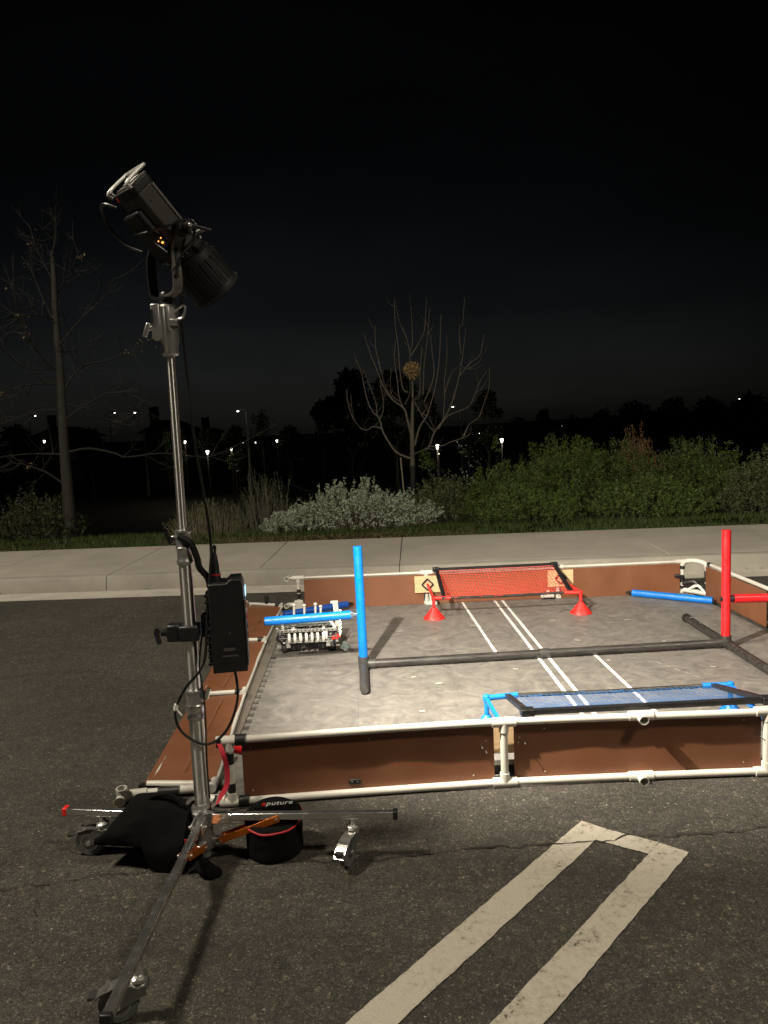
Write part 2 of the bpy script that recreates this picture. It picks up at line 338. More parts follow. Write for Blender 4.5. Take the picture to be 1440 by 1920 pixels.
# painted double bay line with its squared end
def strip(b, pts, wd, z, jag=0):
    rows = []
    for i, p_ in enumerate(pts):
        d = (V(pts[min(i+1, len(pts)-1)])-V(pts[max(i-1, 0)])).normalized(); nrm = V((-d.y, d.x, 0))
        j1 = rnd.uniform(-jag, jag); j2 = rnd.uniform(-jag, jag)
        rows.append([V((p_[0], p_[1], z))+nrm*(wd/2+j1), V((p_[0], p_[1], z))-nrm*(wd/2+j2)])
    b.grid(rows)
def seg(a, b_, n): return [(a[0]+(b_[0]-a[0])*i/n, a[1]+(b_[1]-a[1])*i/n) for i in range(n+1)]
def bay_line(b):
    A0 = (1.486, -.318); d = (-.685, -.7286); nx, ny = .7286, -.685; wd = .115
    def off(p_, k): return (p_[0]+nx*k, p_[1]+ny*k)
    e = (A0[0]+d[0]*4.5, A0[1]+d[1]*4.5)
    strip(b, seg(off(A0, wd/2), off(e, wd/2), 160), wd, .004, .0022)
    B0 = (1.82, -.591); e2 = (B0[0]+d[0]*4.5, B0[1]+d[1]*4.5)
    strip(b, seg(off(B0, -wd/2), off(e2, -wd/2), 160), wd, .004, .0022)
    # cross piece between the two
    a1 = (A0[0]+nx*wd, A0[1]+ny*wd); b1 = (B0[0]-nx*wd, B0[1]-ny*wd)
    rows = []
    for i in range(21):
        t = i/20; pa = V((a1[0]+(b1[0]-a1[0])*t, a1[1]+(b1[1]-a1[1])*t, .004)); rows.append([pa+V((rnd.uniform(-.002, .002), rnd.uniform(-.002, .002), 0)), pa+V((d[0]*.10, d[1]*.10, 0))+V((rnd.uniform(-.002, .002), rnd.uniform(-.002, .002), 0))])
    b.grid(rows)
P('bay_marking', M_PAINT, None, bay_line, kind='structure')

M_CRACK = mat('crack_void', (.008, .007, .006), .95)
def crack(pts, wd, seed, parent):
    r_ = random.Random(seed); out = []
    for i in range(len(pts)-1):
        a = V((*pts[i], 0)); c = V((*pts[i+1], 0)); n = max(2, int((c-a).length/.022)); d = (c-a).normalized(); q = V((-d.y, d.x, 0)); j = 0
        for k in range(n):
            j = .6*j+r_.uniform(-.011, .011); out.append(a+(c-a)*(k/n)+q*j)
    rows = []
    for i, p_ in enumerate(out):
        hw = wd*(.25+.75*abs(noise.noise(V((p_.x*9, p_.y*9, seed)))*1.6))*r_.uniform(.6, 1.2)
        d = (out[min(i+1, len(out)-1)]-out[max(i-1, 0)]).normalized(); q = V((-d.y, d.x, 0))
        rows.append([p_+q*hw+V((0, 0, .0065)), p_-q*hw+V((0, 0, .0065))])
    m = MB(); m.grid(rows); m.build('crack', M_CRACK, parent)
crack([(.30, -.50), (.62, -.53), (.9, -.50), (1.33, -.48), (1.52, -.50), (1.66, -.455), (1.78, -.47), (2.1, -.46), (2.6, -.42), (3.4, -.40)], .0052, 3, lot_o)
crack([(-.9, -.62), (-.62, -.57), (-.42, -.52), (-.2, -.52), (.1, -.49), (.3, -.5)], .0042, 5, lot_o)
crack([(-.62, -.57), (-.58, -.72), (-.52, -.86)], .002, 9, lot_o)
M_CHIP = mat('pale_stone_chip', (.30, .27, .22), .8, island=.5)
def chips(b):
    r_ = random.Random(12)
    for i in range(900):
        x = r_.uniform(-2.5, 3.2); y = r_.uniform(-1.9, 1.0) if r_.random() < .8 else r_.uniform(1, 4.3)
        if -.1 < x < 3.7 and y > -.05: continue
        k = r_.uniform(.0012, .0042); a = r_.uniform(0, 6)
        b.add([(x+k*math.cos(a+i_*1.57)*r_.uniform(.6, 1.3), y+k*math.sin(a+i_*1.57), .001) for i_ in range(4)]+[(x, y, .001+k*.8)], [(0, 1, 4), (1, 2, 4), (2, 3, 4), (3, 0, 4)])
P('stone_chips', M_CHIP, lot_o, chips, kind='stuff', smooth=False)

M_LITT = mat('leaf_litter', (.11, .075, .04), .9, island=.5)
def litter(b):
    r_ = random.Random(19)
    for i in range(420):
        s = r_.uniform(-6, 6); t_ = -.035-abs(r_.gauss(0, .09)) if r_.random() < .8 else r_.uniform(.1, 2.0); p_ = swp(s, t_, .17 if t_ > 0 else .006); a = r_.uniform(0, 6.3); L = r_.uniform(.006, .020)
        d = V((math.cos(a), math.sin(a), r_.uniform(-.1, .5)))*L; q = V((-math.sin(a), math.cos(a), 0))*L*.4; p_.z += .006
        b.add([p_, p_+d*.5+q, p_+d, p_+d*.5-q], [(0, 1, 2, 3)])
P('leaf_litter', M_LITT, None, litter, kind='stuff', smooth=False)

# ================================================================ PARKING-LOT LAMP (lights the asphalt; stands left of the view)
M_LED = mat('led_panel', (.9, .85, .75), .4, emis=(1, .86, .66), estr=30)
M_BRONZE = mat('bronze_paint', (.03, .025, .02), .5)
def lot_lamp(label, mx_, my_, mh_, sgn, power):
    t = thing('parking_lot_lamp', label, 'lamp post', (mx_, my_, 0), 'parking lot lamps')
    P('plinth', M_CONC, t, lambda b: b.lathe([(.3, 0), (.3, .7), (.27, .75)], (mx_, my_, 0), n=24))
    P('pole', M_BRONZE, t, lambda b: b.lathe([(.085, .75), (.06, mh_)], (mx_, my_, 0), n=16))
    P('arm', M_BRONZE, t, lambda b: b.beam((mx_, my_, mh_-.06), (mx_+sgn*.7, my_+.1, mh_-.02), .06, .08))
    hd = P('head', M_BRONZE, t, lambda b: b.beam((mx_+sgn*.6, my_+.08, mh_), (mx_+sgn*1.45, my_+.16, mh_+.03), .46, .10), bev=.02)
    P('led_panel', M_LED, hd, lambda b: b.beam((mx_+sgn*.7, my_+.1, mh_-.056), (mx_+sgn*1.38, my_+.155, mh_-.028), .38, .008))
    ld = bpy.data.lights.new('parking_lamp_light', 'SPOT'); ld.energy = power; ld.color = (1, .90, .73); ld.shadow_soft_size = .75; ld.spot_size = R(125); ld.spot_blend = .35
    lo = bpy.data.objects.new('parking_lamp_light', ld); C.objects.link(lo); lo.location = (sgn*1.04, .13, mh_-.30); lo.parent = t
    lo.rotation_euler = V((sgn*.16, .16, -1)).to_track_quat('-Z', 'Y').to_euler()
lot_lamp('tall bronze parking-lot lamp left of the view, shining on the asphalt', -7.6, -2.2, 11.5, 1, MAST_POWER[0])
lot_lamp('tall bronze parking-lot lamp right of the view, shining on the asphalt', 8.8, -6.2, 11.5, -1, MAST_POWER[1])

# ================================================================ FIELD FLOOR
ZM = .016
floor = thing('foam_floor', 'square grey foam tile floor of the playing field inside brown walls', 'foam floor', (1.76, 1.83, 0))
TS = .6096
def tile_poly(left):
    g = .0004; pts = [(g, g), (TS-g, g), (TS-g, TS-g), (g, TS-g)]
    if left:
        n = 6; pt = TS/n; edge = []
        for i in range(n):
            y1 = TS-g-i*pt; k = pt
            edge += [(g, y1-.16*k), (-.032, y1-.06*k), (-.032, y1-.60*k), (g, y1-.50*k)]
        pts = pts[:3]+[(g, TS-g)]+edge
    return pts
me_in = MB().prism(tile_poly(False), .001, ZM).mesh('tile', M_FOAM); me_l = MB().prism(tile_poly(True), .001, ZM).mesh('tile', M_FOAM)
fb = base(floor)
for i in range(6):
    for j in range(6):
        o = bpy.data.objects.new('tile', me_l if i == 0 else me_in); C.objects.link(o); o.parent = floor
        o.location = V((-.055+i*TS, .005+j*TS*.996, rnd.uniform(0, .0012)))-fb
M_OLDT = mat('worn_tape', (.36, .335, .29), .6, var=.12, vscale=40)
M_UND = mat('gritty_underlay', (.16, .14, .11), .9, col2=(.07, .06, .048), vscale=120, bump=.5, bscale=160)
P('underlay', M_UND, floor, lambda b: b.grid([[V((-.185-.02*math.sin(y_*3.1), y_, .004)), V((-.097+.002*math.sin(y_*37), y_, .0045))] for y_ in [.1+k*.09 for k in range(40)]]))
def tape(a, b_, wd, name='tape_line', mt_=None):
    m = MB(); n = max(1, int(math.hypot(b_[0]-a[0], b_[1]-a[1])/.06)); strip(m, seg(a, b_, n), wd, ZM+.004, .0012); return m.build(name, mt_ or M_WTAPE, floor)
tape((1.805, .06), (1.795, 3.60), .024); tape((1.875, .06), (1.865, 3.60), .024)
tape((1.535, 1.90), (1.495, 3.62), .022); tape((2.195, 1.84), (2.215, .25), .024)
for px, py in ((776, 1269), (967, 1254), (1141, 1238), (1337, 1250), (886, 1173), (1036, 1163), (1083, 1200), (1176, 1162), (750, 1183), (823, 1281), (792, 1333), (1245, 1202)):
    d = CR*((px-720)/FPX) - CU*((py-960)/FPX) + CF; q = CAM+d*((ZM+.004-CAM.z)/d.z)
    L = rnd.uniform(.014, .026); a = rnd.uniform(-.5, .5)
    tape((q.x-L*math.cos(a), q.y-L*math.sin(a)), (q.x+L*math.cos(a), q.y+L*math.sin(a)), .026, 'tape_patch', M_OLDT)
for k in range(5):
    x0, y0 = 2.54+k*.032, 1.62-k*.075
    tape((x0, y0), (x0+.016, y0-.045), .008, 'tape_scrap', M_OLDT)

# ================================================================ FIELD WALLS
RR = .0168
def pipe(b, a, c, r=RR, n=14): b.tube([a, c], r, n)
def tee(b, c, axis, stem=None, r=.0225, L=.055, sl=.045):
    c = V(c); axis = V(axis).normalized(); b.tube([c-axis*L, c+axis*L], r, 16)
    if stem: b.tube([c, c+V(stem).normalized()*sl], r, 16)
def bandp(b, c, axis, L, r=RR+.0018): c = V(c); a = V(axis).normalized(); b.tube([c-a*L/2, c+a*L/2], r, 16)

HZ, LZ = .305, .021
# near wall
nodes = [V((0, -.028, 0)), V((1.232, .022, 0)), V((2.427, -.004, 0)), V((3.66, -.005, 0))]
nw = thing('field_wall', 'near field wall of brown hardboard in a white pipe frame, facing the camera', 'field wall', (1.8, 0, 0), 'field walls')
def up(p_, z): return V((p_.x, p_.y, z))
railpts = [lerp(nodes[i], nodes[i+1], k/8)+V((0, .004*math.sin(math.pi*k/8), 0)) for i in range(3) for k in range(8)]+[nodes[3]]
P('top_rail', M_PVC, nw, lambda b: b.tube([up(q, HZ+.004*math.sin(q.x*2)) for q in railpts], RR, 14))
P('bottom_rail', M_PVC, nw, lambda b: b.tube([up(q, LZ) for q in railpts], RR, 14))
for i, n_ in enumerate(nodes):
    d = (nodes[min(i+1, 3)]-nodes[max(i-1, 0)]).normalized()
    post = P('post', M_PVC, nw, lambda b: pipe(b, up(n_, LZ), up(n_, HZ), RR+.0006))
    for z, sg in ((LZ, 1), (HZ, -1)):
        P('tee_fitting', M_PVC, post, lambda b: tee(b, up(n_, z), d, (0, 0, sg)))
    if i == 0:
        for z in (.225, .085): P('tape_band', M_TAPE, post, lambda b: bandp(b, up(n_, z), (0, 0, 1), .05))
        for z in (HZ, LZ): P('tape_wrap', M_TAPE, post, lambda b: bandp(b, up(n_, z)+V((.052, .002, 0)), d, .045, .0252))
def wall_panel(parent, a, c, dy, z0=.030, z1=.292, th=.006):
    b = MB(); a = V(a); c = V(c); d = (c-a).normalized(); q = V((-d.y, d.x, 0)); n = 10; rows = []
    for k in range(n+1):
        p_ = a+(c-a)*(k/n); w_ = .004*math.sin(k*1.7+a.x*5)*math.sin(math.pi*k/n)
        rows.append([up(p_+q*(dy+w_), z0), up(p_+q*(dy+w_*.3), z1), up(p_+q*(dy+w_*.3+th), z1), up(p_+q*(dy+w_+th), z0)])
    vs_ = [x for r_ in rows for x in r_]; fs_ = []
    for k in range(n):
        for j in range(4): fs_.append((k*4+j, (k+1)*4+j, (k+1)*4+(j+1) % 4, k*4+(j+1) % 4))
    fs_ += [(0, 1, 2, 3), (n*4+3, n*4+2, n*4+1, n*4)]
    b.add(vs_, fs_); return b.build('panel', M_HARD, parent, fix=True)
pa = wall_panel(nw, lerp(nodes[0], nodes[1], .042), lerp(nodes[0], nodes[1], .965), .0185)
pb = wall_panel(nw, lerp(nodes[1], nodes[2], .04), lerp(nodes[1], nodes[2], .985), .0185)
pc = wall_panel(nw, lerp(nodes[2], nodes[3], .03), lerp(nodes[2], nodes[3], .97), .0185)
P('backing_board', M_WOOD, nw, lambda b: b.box((1.245, .078, .20), (.17, .012, .13)), bev=.002)
P('joint_strip', M_PVC, nw, lambda b: b.box((1.245, .088, .085), (.10, .006, .022)))
P('joint_strip', M_TAPE, nw, lambda b: b.box((1.245, .0885, .050), (.10, .006, .045)))
for sx in (1.854, .62, 3.05):
    for z in (HZ+.002, LZ):
        y0 = next(railpts[i].y for i in range(len(railpts)) if railpts[i].x >= sx-.05)
        if sx == 1.854:
            f = P('tee_fitting', M_PVC, nw, lambda b: tee(b, (sx, y0, z), (1, -.02, 0), None))
            P('socket', M_PVC, f, lambda b: b.lathe([(.0215, .0), (.0225, .05), (.018, .05), (.0165, .012)], (sx, y0, z), (0, -1, -.12), 18))
            P('socket_void', M_TAPE, f, lambda b: b.lathe([(.0166, .0), (.0166, .014)], (sx, y0, z), (0, -1, -.12), 14))
def screw(parent, x, y, z, L=.035):
    P('screw', M_STEEL, parent, lambda b: b.lathe([(.0017, 0), (.0019, L-.004), (.004, L-.003), (.0036, L)], (x, y, z), (0.05, -1, -.12), 8))
for x, z in ((1.13, .195), (1.152, .215), (1.148, .172)): screw(nw, x, .043, z, .032 if z < .2 else .006)
for x, z in ((1.325, .207), (1.305, .224), (1.30, .20)): screw(nw, x, .042, z, .034 if x > 1.31 else .006)
screw(nw, 2.40, .018, .185)
for x, yy, z in ((.09, -.006, .26), (.09, -.006, .06), (.62, .020, .262), (1.09, .038, .055), (1.42, .040, .26), (1.42, .040, .055), (1.86, .030, .262), (2.33, .020, .26), (2.33, .020, .06)): screw(nw, x, yy, z, .005)
lt = P('latch', M_BLKPL, nw, lambda b: b.box((.548, .012, .066), (.052, .012, .022)), bev=.003)
for x in (.535, .561): P('rivet', M_STEEL, lt, lambda b: b.lathe([(.003, 0), (.002, .003)], (x, .006, .067), (0, -1, 0), 8))

# far wall
FYL, FYR = 3.665, 3.60
fn = [V((-.005, FYL, 0)), V((1.175, 3.645, 0)), V((2.385, 3.615, 0)), V((3.535, FYR, 0))]
fw = thing('field_wall', 'far field wall of brown hardboard with a thin white top rail, behind the red goal', 'field wall', (1.8, 3.63, 0), 'field walls')
P('top_rail', M_PVC, fw, lambda b: b.tube([V((-.10, FYL+.004, HZ))]+[up(q, HZ) for q in sm(fn, 6)], .0125, 12))
P('bottom_rail', M_PVC, fw, lambda b: b.tube([up(q, LZ)+V((0, .02, 0)) for q in sm(fn, 6)], RR, 12))
for i, n_ in enumerate(fn):
    d = (fn[min(i+1, 3)]-fn[max(i-1, 0)]).normalized()
    post = P('post', M_PVC, fw, lambda b: pipe(b, up(n_, LZ), up(n_, HZ), RR+.0006))
    for z, sg in ((LZ, 1), (HZ, -1)): P('tee_fitting', M_PVC, post, lambda b: tee(b, up(n_, z), d, (0, 0, sg)))
    if i == 0:
        P('tape_band', M_TAPE, post, lambda b: bandp(b, up(n_, .185), (0, 0, 1), .03)); P('tape_band', M_TAPE, post, lambda b: bandp(b, up(n_, .135), (0, 0, 1), .05))
        P('elbow_fitting', M_PVC, post, lambda b: b.tube([up(n_, .055)+V((-.11, 0, 0)), up(n_, .055)+V((.04, 0, 0))], .022, 14))
        P('elbow_fitting', M_PVC, post, lambda b: b.lathe([(.022, 0), (.023, .06), (.017, .06), (.016, .02)], up(n_, .055)+V((-.10, .01, 0)), (-.3, -1, 0), 16))
        P('elbow_fitting', M_PVC, post, lambda b: b.lathe([(.022, 0), (.023, .05), (.017, .05), (.016, .02)], up(n_, HZ)+V((-.09, .02, 0)), (-.3, -1, 0), 16))
        P('bracket', M_PVC, post, lambda b: b.box(up(n_, .045)+V((.0, -.06, .02)), (.08, .03, .09)), bev=.008)
for i in range(3):
    wall_panel(fw, lerp(fn[i], fn[i+1], .045 if i == 0 else .02), lerp(fn[i], fn[i+1], .975), -.03, .018, .293)
for cx in (1.18, 2.405):
    yy = 3.585 if cx < 2 else 3.575
    pl = P('plywood_plate', M_WOOD, fw, lambda b: b.box((cx, yy+.012, .205), (.235, .012, .155)), bev=.002)
    def diamond(b):
        for k in range(4):
            a = V((cx+.052*math.cos(k*math.pi/2), yy-.001, .205+.052*math.sin(k*math.pi/2))); c = V((cx+.052*math.cos((k+1)*math.pi/2), yy-.001, .205+.052*math.sin((k+1)*math.pi/2)))
            b.beam(a, c, .012, .014, (0, -1, 0))
    P('diamond_bracket', M_BLKPL, pl, diamond)
    if cx < 2:
        P('pipe_stub', M_PVC, fw, lambda b: (b.tube([(cx+.03, yy-.004, .125), (cx+.03, yy-.004, .05)], .018, 12), b.tube([(cx-.02, yy-.03, .035), (cx+.08, yy-.03, .035)], .02, 12)))
P('pipe_stub', M_PVC, fw, lambda b: (b.tube([(2.215, 3.56, .05), (2.335, 3.56, .05)], .018, 12), b.tube([(2.285, 3.56, .05), (2.285, 3.575, .10)], .016, 12)))

# white corner frame between far and right wall
A, B = V((3.535, 3.585, 0)), V((3.695, 3.43, 0))
cf = thing('corner_frame', 'white pipe corner frame wrapped in black tape, between far and right walls', 'pipe frame', (3.61, 3.5, 0))
P('top_bar', M_PVC, cf, lambda b: b.tube(sm([up(A, .27), up(A, .31)+V((.02, -.02, 0)), up((A+B)/2, .325), up(B, .31)+V((-.015, .015, 0)), up(B, .27)], 5), .021, 12))
P('leg', M_PVC, cf, lambda b: b.tube([up(A, .28), up(A, .02)], .0185, 12)); P('leg', M_PVC, cf, lambda b: b.tube([up(B, .28), up(B, .02)], .0185, 12))
for q, z, L in ((A, .255, .03), (A, .14, .05), (A, .07, .03), (B, .19, .10), (B, .075, .05)): P('tape_band', M_TAPE, cf, lambda b: bandp(b, up(q, z), (0, 0, 1), L, .0225))
P('bottom_bar', M_PVC, cf, lambda b: b.tube([up(A, .045), up((A+B)/2, .04), up(B, .03)], .022, 12))
P('tape_knot', M_TAPE, cf, lambda b: b.box(up(A, .175)+V((-.035, -.02, 0)), (.09, .03, .035), Matrix.Rotation(.2, 3, 'Y')), bev=.01)
P('tape_wad', M_TAPE, cf, lambda b: b.tube(sm([up(A, .10), up((A+B)/2, .13), up(lerp(A, B, .75), .07), up(B, .12)], 4), .020, 8))
P('tape_wad', M_WTAPE, cf, lambda b: b.tube(sm([up(lerp(A, B, .25), .06)+V((0, -.02, 0)), up(lerp(A, B, .6), .10)+V((0, -.02, 0)), up(lerp(A, B, .9), .035)+V((0, -.02, 0))], 4), .013, 8))

# right wall
rn = [V((3.70, 3.41, 0)), V((3.685, 2.3, 0)), V((3.675, 1.15, 0)), V((3.672, .0, 0))]
rw = thing('field_wall', 'right field wall of brown hardboard receding from the back corner', 'field wall', (3.68, 1.8, 0), 'field walls')
P('top_rail', M_PVC, rw, lambda b: b.tube([up(q, HZ) for q in sm(rn, 6)], RR, 12)); P('bottom_rail', M_PVC, rw, lambda b: b.tube([up(q, LZ)+V((.02, 0, 0)) for q in sm(rn, 6)], RR, 12))
for n_ in rn[1:3]: P('post', M_PVC, rw, lambda b: pipe(b, up(n_, LZ), up(n_, HZ)))
for i in range(3): wall_panel(rw, lerp(rn[i], rn[i+1], .02), lerp(rn[i], rn[i+1], .98), -.035, .018, .293)
P('tape_band', M_TAPE, rw, lambda b: bandp(b, up(rn[0], HZ)+V((0, -.03, 0)), (0, 1, 0), .05, .021))

# left wall, fallen flat outwards
lw = thing('fallen_field_wall', 'left field wall lying flat on the asphalt beside the lamp stand', 'field wall', (-.3, 1.9, 0), 'field walls')
inn = [V((-.115, .12, .02)), V((-.165, 1.36, .03)), V((-.19, 2.58, .02)), V((-.185, 3.74, .02))]
outr = [V((-.455, .17, .02)), V((-.465, 1.38, .02)), V((-.49, 2.62, .02)), V((-.52, 3.9, .02))]
P('top_rail', M_PVC, lw, lambda b: b.tube([q+V((0, 0, -.004)) for q in inn], .0125, 12)); P('bottom_rail', M_PVC, lw, lambda b: b.tube([q+V((.03, 0, -.004)) for q in outr], .012, 12))
for i in range(4):
    cr_ = P('cross_pipe', M_PVC, lw, lambda b: b.tube([inn[i]+V((.0, 0, .018)), lerp(inn[i], outr[i], .93)+V((0, 0, .014))], .0165, 12))
    P('tape_band', M_TAPE, cr_, lambda b: bandp(b, lerp(inn[i], outr[i], .09)+V((0, 0, .018)), inn[i]-outr[i], .05, .0185))
    P('tee_fitting', M_PVC, cr_, lambda b: tee(b, inn[i]+V((0, 0, .015)), (.02, 1, 0), None, .021, .04))
    if i == 3:
        P('pin', M_TAPE, cr_, lambda b: b.lathe([(.018, 0), (.018, .07), (.012, .08)], lerp(inn[i], outr[i], .42)+V((0, .0, .03)), (0, 0, 1), 12))
        P('elbow_fitting', M_PVC, cr_, lambda b: b.tube(sm([outr[3]+V((0, 0, .02)), outr[3]+V((-.04, .03, .03)), outr[3]+V((-.05, .1, .03))], 4), .021, 12))
for i in range(3):
    def pnl(b):
        a, c, d, e = lerp(inn[i], inn[i+1], .02), lerp(inn[i], inn[i+1], .975), lerp(outr[i], outr[i+1], .975), lerp(outr[i], outr[i+1], .02)
        o2 = V((0, 0, .016)); rows = [[lerp(a, c, k/8)+(lerp(e, d, k/8)-lerp(a, c, k/8))*j/4+V((0, 0, .010+.004*math.sin(k*.9+j))) for j in range(5)] for k in range(9)]
        b.grid(rows); b.grid([[q-V((0, 0, .007)) for q in reversed(r_)] for r_ in rows])
    P('panel', M_HARD, lw, pnl)
    ge = MB()
    for s_ in (.5,):
        a = lerp(lerp(inn[i], inn[i+1], .1), lerp(outr[i], outr[i+1], .1), s_); c = lerp(lerp(inn[i], inn[i+1], .93), lerp(outr[i], outr[i+1], .93), s_-.12)
        strip(ge, [tuple(lerp(a, c, k/10).xy) for k in range(11)], .004, .0485, .0016)
    ge.build('scratch', mat('scratched_board', (.21, .10, .055), .7), lw)
# loose end pipes of the fallen wall
e0 = V((-.50, .07, .03))
P('end_pipe', M_PVC, lw, lambda b: b.tube([e0, e0+V((.09, .015, .0)), V((-.27, .09, .03))], .018, 12))
P('elbow_fitting', M_PVC, lw, lambda b: b.tube(sm([e0+V((.09, .012, 0)), e0+V((.01, .0, 0)), e0+V((-.012, -.03, 0)), e0+V((-.012, -.06, -.004))], 4), .0235, 14))
P('elbow_fitting', M_PVC, lw, lambda b: b.lathe([(.024, 0), (.025, .05), (.019, .05), (.018, .01)], e0+V((-.012, -.02, -.002)), (0, -.15, 1), 16))
P('end_pipe', M_PVC, lw, lambda b: b.tube([V((-.26, .095, .032)), V((-.16, .10, .032))], .021, 12)); P('tape_band', M_TAPE, lw, lambda b: bandp(b, (-.315, .088, .03), (1, .05, 0), .09, .0205))
P('end_pipe', M_PVC, lw, lambda b: b.tube([V((-.13, .0, .03)), V((-.03, -.03, .03))], .021, 12))
P('edge_strip', M_TAPE, lw, lambda b: b.box((-.30, .148, .024), (.34, .03, .02), Matrix.Rotation(.12*-1, 3, 'Z')))

# ================================================================ BARRIER, POSTS, GOALS
BR = .030; BZ = ZM+BR+.002
L0, R0 = V((.588, 1.80, BZ)), V((3.13, 1.875, BZ))
ba = thing('field_barrier', 'long scuffed black pipe barrier lying across the middle of the foam floor', 'barrier', (1.86, 1.83, 0))
mid = lerp(L0, R0, .5)-V((.02, 0, 0))
P('long_pipe', M_BARR, ba, lambda b: b.tube([L0, lerp(L0, mid, .5)+V((0, -.004, 0)), mid], BR, 18)); P('long_pipe', M_BARR, ba, lambda b: b.tube([mid, lerp(mid, R0, .5), R0], BR, 18))
dr = (R0-L0).normalized()
P('coupling', M_BARRS, ba, lambda b: b.tube([mid-dr*.035, mid+dr*.035], BR+.006, 18))
for c, lo_, hi in ((L0, -.53, .38), (R0, -.95, .70)):
    P('cross_fitting', M_BARR if c is R0 else M_BARRS, ba, lambda b: (b.tube([c-V((0, .075, 0)), c+V((0, .075, 0))], BR+.006, 18), b.tube([c, c+V((0, 0, .055))], BR+.007, 18), b.tube([c, c+dr*(.08 if c is L0 else -.08)], BR+.006, 18)))
    dx = -.004 if c is L0 else .02
    P('short_pipe', M_BARRS if c is L0 else M_BARR, ba, lambda b: b.tube([c, c+V((dx*-1, lo_+.03, 0)), c+V((dx*-1, lo_, 0))], [BR, BR, BR-.006], 18))
    if c is R0: P('short_pipe', M_BARR, ba, lambda b: b.tube([c, c+V((dx, hi, 0))], BR, 18)); P('end_cap', M_TAPE, ba, lambda b: b.tube([c+V((dx, hi-.03, 0)), c+V((dx, hi+.012, 0))], BR+.005, 18))
for k in (.12, .62, .86): P('screw', M_STEEL, ba, lambda b: b.lathe([(.005, 0), (.003, .004)], R0+V((.012, .7*k, BR-.001)), (0, 0, 1), 8))

PR = .0305
bp_ = thing('blue_post', 'upright bright blue tube with a side arm at the barrier end', 'post', (L0.x, L0.y, 0))
P('upright', M_BLUE, bp_, lambda b: b.tube([L0+V((0, 0, .05)), L0+V((-.006, 0, .815))], PR, 20))
arm = P('side_arm', M_BLUE, bp_, lambda b: b.tube([(.515, 1.80, .396), (-.062, 1.76, .388)], PR, 20))
P('arm_cap', M_TAPE, arm, lambda b: b.lathe([(.026, 0), (.026, .006)], (-.060, 1.76, .388), (-1, -.06, .0), 16))
P('arm_cone', M_STEEL, arm, lambda b: b.lathe([(.0295, 0), (.012, .03), (.006, .05)], (.514, 1.80, .398), (1, 0, .02), 16))
P('collar', M_TAPE, bp_, lambda b: b.tube([L0+V((.0, .028, .34)), L0+V((.0, .040, .34))], .016, 12))
rp = thing('red_post', 'upright bright red tube with a red side arm at the barrier end', 'post', (R0.x, R0.y, 0))
P('upright', M_RED, rp, lambda b: b.tube([R0+V((0, 0, .05)), R0+V((0, 0, .80))], PR, 20))
arm = P('side_arm', M_RED, rp, lambda b: b.tube([(3.185, 1.875, .362), (3.64, 1.86, .355)], PR, 20))
P('arm_cap', M_TAPE, arm, lambda b: b.tube([(3.150, 1.875, .362), (3.19, 1.875, .362)], .024, 16))
P('collar', M_TAPE, rp, lambda b: b.tube([R0+V((-.036, .0, .315)), R0+V((-.026, .0, .315))], .017, 12))
def loose(name, label, cat, a, c, r, m, capm=None):
    t = thing(name, label, cat, ((a[0]+c[0])/2, (a[1]+c[1])/2, 0), 'loose tubes')
    P('tube', m, t, lambda b: b.tube([a, c], r, 20))
    if capm:
        d = (V(a)-V(c)).normalized(); P('end_plug', capm, t, lambda b: b.lathe([(r*.75, 0), (r*.55, .02), (r*.35, .05)], a, d, 14))
        P('end_eye', capm, t, lambda b: b.lathe([(.010, -.004), (.010, .004), (.005, .004), (.005, -.004)], V(a)+d*.055, (0, 0, 1), 10, True))
loose('blue_tube', 'blue tube lying on the floor behind the red post', 'tube', (3.055, 3.535, ZM+.032), (3.60, 3.10, ZM+.032), .031, M_BLUE, M_TAPE)
loose('blue_tube', 'dark blue tube leaning behind the robot near the far wall', 'tube', (.44, 3.56, .062), (-.11, 3.28, .062), .030, M_NAVY, M_TAPE)
loose('red_tube', 'short red tube end poking out behind the near left corner post', 'tube', (.004, .075, .232), (.62, .085, .05), .029, M_RED)

